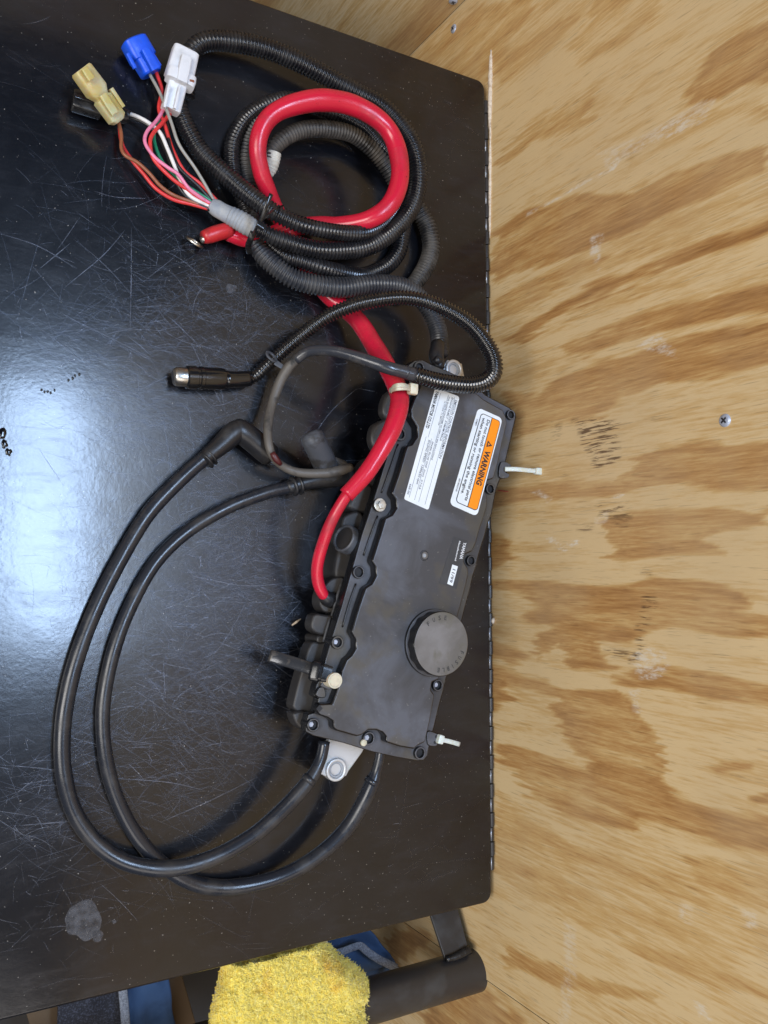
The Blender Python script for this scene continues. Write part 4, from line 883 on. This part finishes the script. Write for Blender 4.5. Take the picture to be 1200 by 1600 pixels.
s_ = S(150, 170, .01)
loft('latch', P(118, 150, .016), P(150, 160, .016), [(0, 3*s_, 2*s_), (1, 3*s_, 2*s_)], M_['blackplastic'], blk)
ring('rear_seal', P(196, 179, .009), 9*s_, 5*s_, 0.003, M_['boot'], blk, axis=(0.9, -0.25, 0.1))

# ================================================================ RED BATTERY CABLE
red = empty('battery_cable', P(560, 500, 0), 'thick red battery cable looped on the coil and running down over the box edge', 'battery cable')
RD = [(356,365,.012,11.5),(385,374,.012,12.5),(420,368,.012,13),(460,356,.013,13),(500,351,.018,13),(530,352,.028,13.5),(575,343,.044,14),(606,322,.052,14.5),(622,290,.054,14.5),(624,255,.054,14.5),(613,215,.053,14.5),(590,186,.052,15),(550,164,.050,16),(500,157,.048,16.5),(455,164,.044,15.5),(425,180,.040,14.5),(408,205,.036,14),(403,235,.032,13.5),(409,270,.026,13.5),(418,295,.021,13),(430,325,.014,12.5),(450,365,.012,12.5),(478,415,.009,12.0),(508,458,.010,12.3),(535,480,.016,13.5),(562,505,.022,14),(588,545,.036,15),(606,575,.052,15),(620,605,.066,15),(624,630,.074,15),(615,664,.078,14.5),(598,698,.078,14),(573,738,.073,13.5),(541,774,.066,12.8)]
cable('sleeve', RD, 13, M_['red'], red, sides=28, wob=0.05)
cable('insulation', [(560,753,.068,9),(540,776,.066,9),(518,815,.058,9.2),(503,855,.048,9.5),(496,885,.042,9.5),(497,908,.039,9.5),(503,925,.038,9),(509,934,.037,8)], 9, M_['red'], red, sides=24)
cable('grommet', [(503,926,.036,9),(510,934,.036,12),(518,938,.034,13)], 10, M_['boot'], red)
cable('terminal_boot', [(317,371,.014,9.5),(325,369,.014,11.5),(340,364,.015,12),(357,360,.015,12),(360,362,.014,11)], 11, M_['redboot'], red, sides=24, wob=0.06)
cable('crimp_barrel', [(314,376,.012,5),(324,372,.013,6.5)], 6, M_['steel'], red)
c = P(304, 379, .010); ring('ring_terminal', c-np.array([0, 0, 0.001]), 0.0074, 0.0050, 0.0016, M_['steel'], red, axis=(0.35, 0.75, 0.55))
tn = tie_strip('nylon_tie', [(611,612,.074),(614,605,.083),(622,602,.090),(632,602,.090),(640,605,.084)], 3.6, M_['cream'], red, 0.4)
tn2 = tie_strip('tie_band', [(609,610,.070),(620,606.5,.088),(634,606,.088),(643,608,.080)], 4.2, M_['cream'], tn, 0.4)
loft('tie_head', P(639, 607, .083), P(650, 609, .083), [(0, .0038, .0026), (0.15, .0042, .003), (1, .0042, .003)], M_['cream'], tn)

# ================================================================ SENSOR LEAD (thin wet conduit with barrel connector)
sen = empty('sensor_lead', P(330, 592, 0), 'thin glossy black conduit with a silver-tipped barrel connector arching over the box', 'sensor cable')
conduit('conduit', [(386,592,.010,10),(400,586,.011,10),(414,574,.012,10.5),(430,560,.014,11),(460,532,.022,11),(500,502,.034,11.5),(540,481,.046,12),(590,468,.058,12),(640,466,.068,12),(690,480,.078,12.5),(735,508,.084,13),(764,545,.088,14),(772,575,.088,14),(762,594,.088,14),(735,602,.087,13.5),(690,597,.085,13.5),(655,588,.083,13),(646,585,.082,12.5)], 11, M_['wet'], sen, pitch=0.0027, depth=0.17)
def barrel(name, pts, mat, sides=32):
    o = sweep(name, pxrows(pts), mat, sen, sides); o.data.set_sharp_from_angle(angle=math.radians(32)); return o
barrel('metal_tip', [(271,588,.0125,10.5),(272,588,.0125,13),(275,588.3,.0125,14.8),(292,589.5,.0125,15)], M_['steel'])
barrel('connector_body', [(290,589.5,.0125,16),(292,589.7,.0125,18),(306,590.3,.0125,18),(307,590.4,.0125,16.5),(310,590.5,.0125,16.5),(311,590.6,.0125,18.2),(316,590.8,.0125,18.2),(317,590.9,.0125,17),(345,592,.0125,17.3),(350,592.3,.0125,16),(352,592.4,.0125,12)], M_['wet'])
cable('taper_boot', [(350,592.4,.0125,13.5),(368,593,.0118,12.8),(390,591.5,.011,12)], 12, M_['wet'], sen)
hs = [(648,586,.083,11),(630,581,.082,10.5),(600,573,.079,10),(560,559,.068,9.3),(525,549,.056,8.8),(495,547,.044,8.4),(478,551,.037,8),(462,563,.031,7.6)]
cable('smooth_hose', hs, 9, M_['hose'], sen, sides=24, wob=0.05)
cable('sheathed_wire', [(466,559,.032,7.8),(452,573,.027,8),(437,600,.021,7.8),(425,632,.020,7.3),(418,665,.027,6.8),(420,697,.031,6.5),(429,718,.030,6.5),(447,732,.028,6.5),(470,739,.030,6.8),(500,740,.034,7.5),(525,737,.036,8),(548,730,.034,7)], 9.5, M_['dustyrubber'], sen, sides=22, wob=0.10)
cable('torn_patch', [(425,707,.0335,4),(431,717,.0335,5.5),(439,726,.0325,3)], 4, simple('dark_red_core', (0.07, 0.012, 0.012), 0.4), sen, sides=14)
for k, (x, y, z) in enumerate(((634,581.5,.0825),(614,577,.0807),(572,562.7,.0718))):
    a, b = P(x-1, y-0.4, z), P(x+1, y+0.4, z)
    sweep('tape_edge', [(*a, (10.9-0.6*k)*S(x, y, z)), (*b, (10.9-0.6*k)*S(x, y, z))], M_['hose'], sen, 24)
def lug(px, py, z, r, ax, tail, par):
    c_ = P(px, py, z); s_ = S(px, py, z); o = ring('ring_lug', c_, r*s_, r*s_*0.58, 0.0014, M_['steel'] if False else M_['stub'], par, axis=ax)
    a, b = P(*tail[0], z), P(*tail[1], z+0.003)
    loft('lug_tail', a, b, [(0, 4.5*s_, 0.0007), (1, 3.5*s_, 0.0007)], M_['stub'], o)
lug(423, 558, .022, 11, (0.35, 0.55, 0.75), ((430, 566), (448, 578)), sen)
lug(413, 712, .010, 12, (0.1, -0.1, 1), ((418, 716), (440, 728)), sen)

# ================================================================ SPARK PLUG CABLES
def plug_cable(name, label, pts, r, boot, stub, collar, stubmat):
    e_ = empty(name, P(pts[len(pts)//2][0], pts[len(pts)//2][1], 0), label, 'spark plug cable', 'spark plug cables curving out of the box')
    cable('lead', pts, r, M_['rubber'], e_, sides=26, wob=0.03)
    b_ = cable('plug_boot', boot, 12, M_['boot'], e_, sides=26)
    cx, cy, cz, dx, dy = collar
    for k in range(2):
        x, y = cx+dx*k, cy+dy*k
        sweep('boot_ring', pxrows([(x-dx*.30, y-dy*.30, cz, 13.0), (x-dx*.1, y-dy*.1, cz, 16), (x+dx*.1, y+dy*.1, cz, 16), (x+dx*.30, y+dy*.30, cz, 13.0)]), M_['boot'], b_, 28)
    s2_ = sweep('plug_cap', resample(pxrows(stub), 0.003), M_[stubmat], e_, 30)
    return e_
c1 = plug_cable('spark_plug_cable', 'outer black spark plug cable, its elbow boot lying left of the rusty sheathed wire',
    [(507,1158,.036,9),(503,1180,.036,9),(495,1200,.036,9.5),(488,1212,.036,10.5),(470,1235,.034,12),(435,1272,.030,12.3),(395,1306,.026,12.5),(345,1335,.022,12.8),(290,1353,.019,13),(240,1356,.016,13),(190,1344,.012,13),(145,1312,.009,13),(116,1268,.0075,13),(101,1210,.0065,13),(98,1150,.006,13),(106,1085,.006,13),(122,1020,.006,12.8),(150,950,.006,12.5),(185,880,.007,12.3),(230,805,.009,12),(275,755,.011,12),(312,722,.012,11.5),(325,712,.013,11)], 12,
    [(318,718,.013,12),(330,708,.014,13.5),(345,695,.015,15.5),(360,681,.016,17.5),(372,673,.016,18),(380,672,.016,16)],
    [(362,668,.016,12),(368,670,.016,17),(378,675,.016,19),(395,688,.015,19),(412,703,.014,18.5),(424,714,.013,17),(425,715,.013,14)], (322, 723-4, .013, 6, -5.5), 'boot')
c2 = plug_cable('spark_plug_cable', 'inner black spark plug cable, its grey scuffed cap standing up beside the red cable',
    [(597,1160,.034,8),(593,1185,.034,8),(588,1205,.033,8.5),(582,1222,.032,11.5),(568,1252,.030,12),(545,1290,.026,12),(508,1328,.022,12),(465,1358,.017,12),(415,1378,.012,12),(362,1387,.008,12.3),(312,1382,.006,12.5),(272,1363,.006,12.3),(238,1335,.006,12),(205,1293,.006,11.8),(180,1240,.006,11.6),(165,1180,.006,11.5),(161,1120,.006,11.3),(168,1055,.006,11.3),(182,1000,.006,11.2),(210,935,.006,11),(248,873,.007,10.8),(300,826,.009,10.5),(360,791,.012,10.5),(415,770,.014,10.5),(455,761,.015,10)], 11,
    [(448,763,.015,11),(465,757,.016,12),(490,750,.017,14),(515,745,.018,17),(530,744,.018,16),(548,738,.016,8)],
    [(484,676,.046,12),(485,678,.046,17.5),(488,684,.045,18.5),(500,708,.034,19),(512,735,.022,18.5),(518,748,.014,17)], (458, 760, .0155, 9, -2.5), 'stub')
# torn moulding beside the cap
sweep('flash', resample(pxrows([(520,716,.022,3), (527,722,.022,7), (538,730,.020,9), (545,738,.016,5)]), 0.003), M_['dustyrubber'], c2, 14, flat=0.5)
# thin stripped sections where the leads leave the box
for par, pts in ((c1, [(486,1214,.036,11.2),(480,1222,.0355,12.4)]), (c2, [(584,1216,.0325,11),(580,1224,.0315,12.4)])):
    sweep('lead_sleeve', pxrows(pts), M_['rubber'], par, 26)

# ================================================================ TOWEL
tw = empty('towel', P(450, 1550, -0.03), 'fluffy yellow towel with orange stain hanging over the cart handle', 'towel')
out = smoothclosed([(340,1470),(480,1440),(520,1484),(548,1503),(572,1528),(581,1550),(579,1590),(575,1680),(322,1680),(326,1600),(333,1560),(345,1510)], 5)
xs = np.arange(305, 600, 3.0); ys = np.arange(1440, 1660, 3.0); X, Yg = np.meshgrid(xs, ys, indexing='ij')
Dd = sdf(out, X, Yg); V = []; idx = -np.ones(X.shape, int); nrm = {}
def tz(x, y, d):
    k = min(1.0, max(0.0, -d/34.0)); dome = math.sqrt(max(0, 1-(1-k)**2))
    return -0.052+0.046*dome+0.004*noise.noise(Vector((x*0.022, y*0.022, 1)))+0.0020*noise.noise(Vector((x*0.09, y*0.09, 5)))+0.0014*noise.noise(Vector((x*0.22, y*0.22, 6)))
def tp(x, y, d):
    p = P(x, y, tz(x, y, d)); k = min(1, max(0, (p[1]-(YBOT-0.0055))/0.004))      # tucks in under the lid edge
    if k > 0: p = P(x, y, p[2]*(1-k)+min(p[2], -0.029)*k)
    return p
for i in range(X.shape[0]):
    for j in range(X.shape[1]):
        if Dd[i, j] < 2:
            x, y = X[i, j], Yg[i, j]; idx[i, j] = len(V); V.append(tp(x, y, Dd[i, j]))
Fc = [(idx[i, j], idx[i, j+1], idx[i+1, j+1], idx[i+1, j]) for i in range(X.shape[0]-1) for j in range(X.shape[1]-1) if min(idx[i, j], idx[i+1, j], idx[i, j+1], idx[i+1, j+1]) >= 0]
def towelmat():
    m, nt, b = nodes('yellow_microfibre'); n1 = tex(nt, nscale=420, detail=4)
    c_ = ramp(nt, n1, [(0.3, (0.88, 0.66, 0.08)), (0.5, (0.94, 0.78, 0.16)), (0.75, (0.95, 0.86, 0.36))])
    f = ramp(nt, tex(nt, nscale=24, detail=5), [(0.56, 0.0), (0.72, 1.0)]); c_ = mixc(nt, math_(nt, 'MULTIPLY', f, 0.75), c_, (0.80, 0.44, 0.02))
    g = ramp(nt, tex(nt, nscale=55, detail=5, rot=(1, 0, 2)), [(0.64, 0.0), (0.72, 1.0)]); c_ = mixc(nt, math_(nt, 'MULTIPLY', g, 0.5), c_, (0.22, 0.22, 0.08))
    nt.links.new(c_, b.inputs['Base Color']); setp(b, rough=0.95, spec=0.1, sheen=0.4); return m
M_['towel'] = towelmat()
cl = mesh('cloth', V, Fc, M_['towel'], tw); sm = cl.modifiers.new('thick', 'SOLIDIFY'); sm.thickness = 0.004; sm.offset = -1
V2 = []; F2 = []
for _ in range(42000):
    x = random.uniform(315, 590); y = random.uniform(1475, 1610); i = int((x-305)/3); j = int((y-1440)/3)
    if not (0 <= i < X.shape[0] and 0 <= j < X.shape[1]) or Dd[i, j] > 0: continue
    d = Dd[i, j]; p = tp(x, y, d); L = random.uniform(0.0018, 0.0034)*(0.8+0.9*abs(noise.noise(Vector((x*0.16, y*0.16, 2)))))
    # outward lean near the border
    nv = noise.noise_vector(Vector((x*0.07, y*0.07, 9))); dir_ = np.array([random.gauss(0, .3)+nv.x*1.3, random.gauss(0, .3)+nv.y*1.3, 1.0])
    gx = (Dd[min(i+1, X.shape[0]-1), j]-Dd[max(i-1, 0), j]); gy = (Dd[i, min(j+1, X.shape[1]-1)]-Dd[i, max(j-1, 0)])
    k = max(0, 1+d/26.0); dir_[0] += gx*0.25*k; dir_[1] -= gy*0.25*k
    dir_ /= np.linalg.norm(dir_); u = np.cross(dir_, (random.random(), random.random(), 0.3)); u /= np.linalg.norm(u); v = np.cross(dir_, u); r = random.uniform(0.00020, 0.00036); b = len(V2)
    mid = p+dir_*L*0.55+u*0.0004; tip = p+dir_*L+u*random.uniform(-.0006, .0014)
    for k_ in range(3):
        a = k_*2.094; V2.append(p-dir_*0.0006+r*(math.cos(a)*u+math.sin(a)*v))
    for k_ in range(3):
        a = k_*2.094+0.4; V2.append(mid+1.25*r*(math.cos(a)*u+math.sin(a)*v))
    V2.append(tip)
    for k_ in range(3):
        q_ = (k_+1) % 3; F2.append((b+k_, b+q_, b+3+q_, b+3+k_)); F2.append((b+3+k_, b+3+q_, b+6))
fb = mesh('pile', V2, F2, M_['towel'], tw); fb['kind'] = 'stuff'

# ================================================================ BLUE TOOL BAG under the handle
bag = empty('tool_bag', P(560, 1500, -0.2), 'blue canvas tool bag with grey webbing trim hanging below the handle behind the towel', 'tool bag')
def patch(name, quad, z, mat, par, amp=0.006, n1=26, n2=18, seed=0, th=0.002):
    """soft cloth patch over four photo points with their own heights"""
    q_ = [P(x, y, zz) for (x, y), zz in zip(quad, z)]; V = []; Fc = []
    for i in range(n1):
        for j in range(n2):
            u, v = i/(n1-1), j/(n2-1); p = (q_[0]*(1-u)+q_[1]*u)*(1-v)+(q_[3]*(1-u)+q_[2]*u)*v
            p = p+np.array([0, 0, 1])*amp*noise.noise(Vector((u*2.2+seed, v*2.2, seed)))*2+np.array([1, 0, 0])*amp*0.3*noise.noise(Vector((u*3, v*3, seed+4)))
            V.append(p)
    for i in range(n1-1):
        for j in range(n2-1): a = i*n2+j; Fc.append((a, a+1, a+n2+1, a+n2))
    o = mesh(name, V, Fc, mat, par); m = o.modifiers.new('t', 'SOLIDIFY'); m.thickness = th; return o
patch('flap', [(470,1475),(574,1450),(620,1506),(500,1545)], [-.085, -.085, -.10, -.10], M_['blue_canvas'], bag, 0.005, seed=1)
patch('side_panel', [(500,1500),(612,1512),(600,1585),(520,1590)], [-.11, -.11, -.20, -.20], M_['blue_canvas'], bag, 0.010, seed=2)
def webbing(pts, wpx, name='webbing'):
    return sweep(name, resample([(*P(x, y, z), wpx*S(x, y, z)) for x, y, z in pts], 0.002), M_['webbing'], bag, 12, flat=0.3)
webbing([(484,1494,-.080),(505,1492,-.079),(530,1488,-.078),(552,1480,-.077),(563,1478,-.076),(574,1487,-.078),(590,1498,-.08),(606,1506,-.082),(619,1512,-.084)], 6)
webbing([(619,1510,-.084),(610,1520,-.09),(598,1533,-.10),(590,1545,-.11)], 6.5)
bag2 = empty('tool_pouch', P(230, 1590, -0.2), 'blue cushioned pouch with pale trim below the lower left edge of the cart lid', 'pouch')
patch('panel', [(196,1535),(262,1520),(280,1640),(200,1650)], [-.10, -.10, -.12, -.12], M_['blue_canvas'], bag2, 0.004, seed=5)
sweep('trim', resample([(*P(x, y, -.095), 7*S(x, y, -.095)) for x, y in ((190,1530),(194,1570),(199,1640))], 0.003), M_['webbing'], bag2, 12, flat=0.35)
patch('mesh_pocket', [(90,1560),(188,1540),(192,1640),(90,1650)], [-.10, -.10, -.12, -.12], simple('black_mesh_fabric', (0.010, 0.012, 0.02), 0.8, dirt=(0.05, 0.055, 0.08), dscale=700, drange=(0.5, 0.6), bmp=1, bs=900), bag2, 0.004, seed=7)
blk_ = empty('wooden_strips', P(280, 1580, -0.14), 'two tan wooden strips under the lid beside the blue pouch', 'wood strip')
for quad in ([(256,1530),(284,1522),(318,1640),(280,1650)], [(40,1580),(100,1565),(100,1640),(60,1650)]):
    q_ = [P(x, y, -.13) for x, y in quad]; prism('strip', q_, -.15, -.13, M_['plyedge'], blk_, bev=0.001)
sh = prism('lower_shelf', [P(x, y, -.20) for x, y in ((-60,1500),(420,1430),(470,1700),(-60,1750))], -.215, -.20, M_['dark'], cart, bev=0.001)
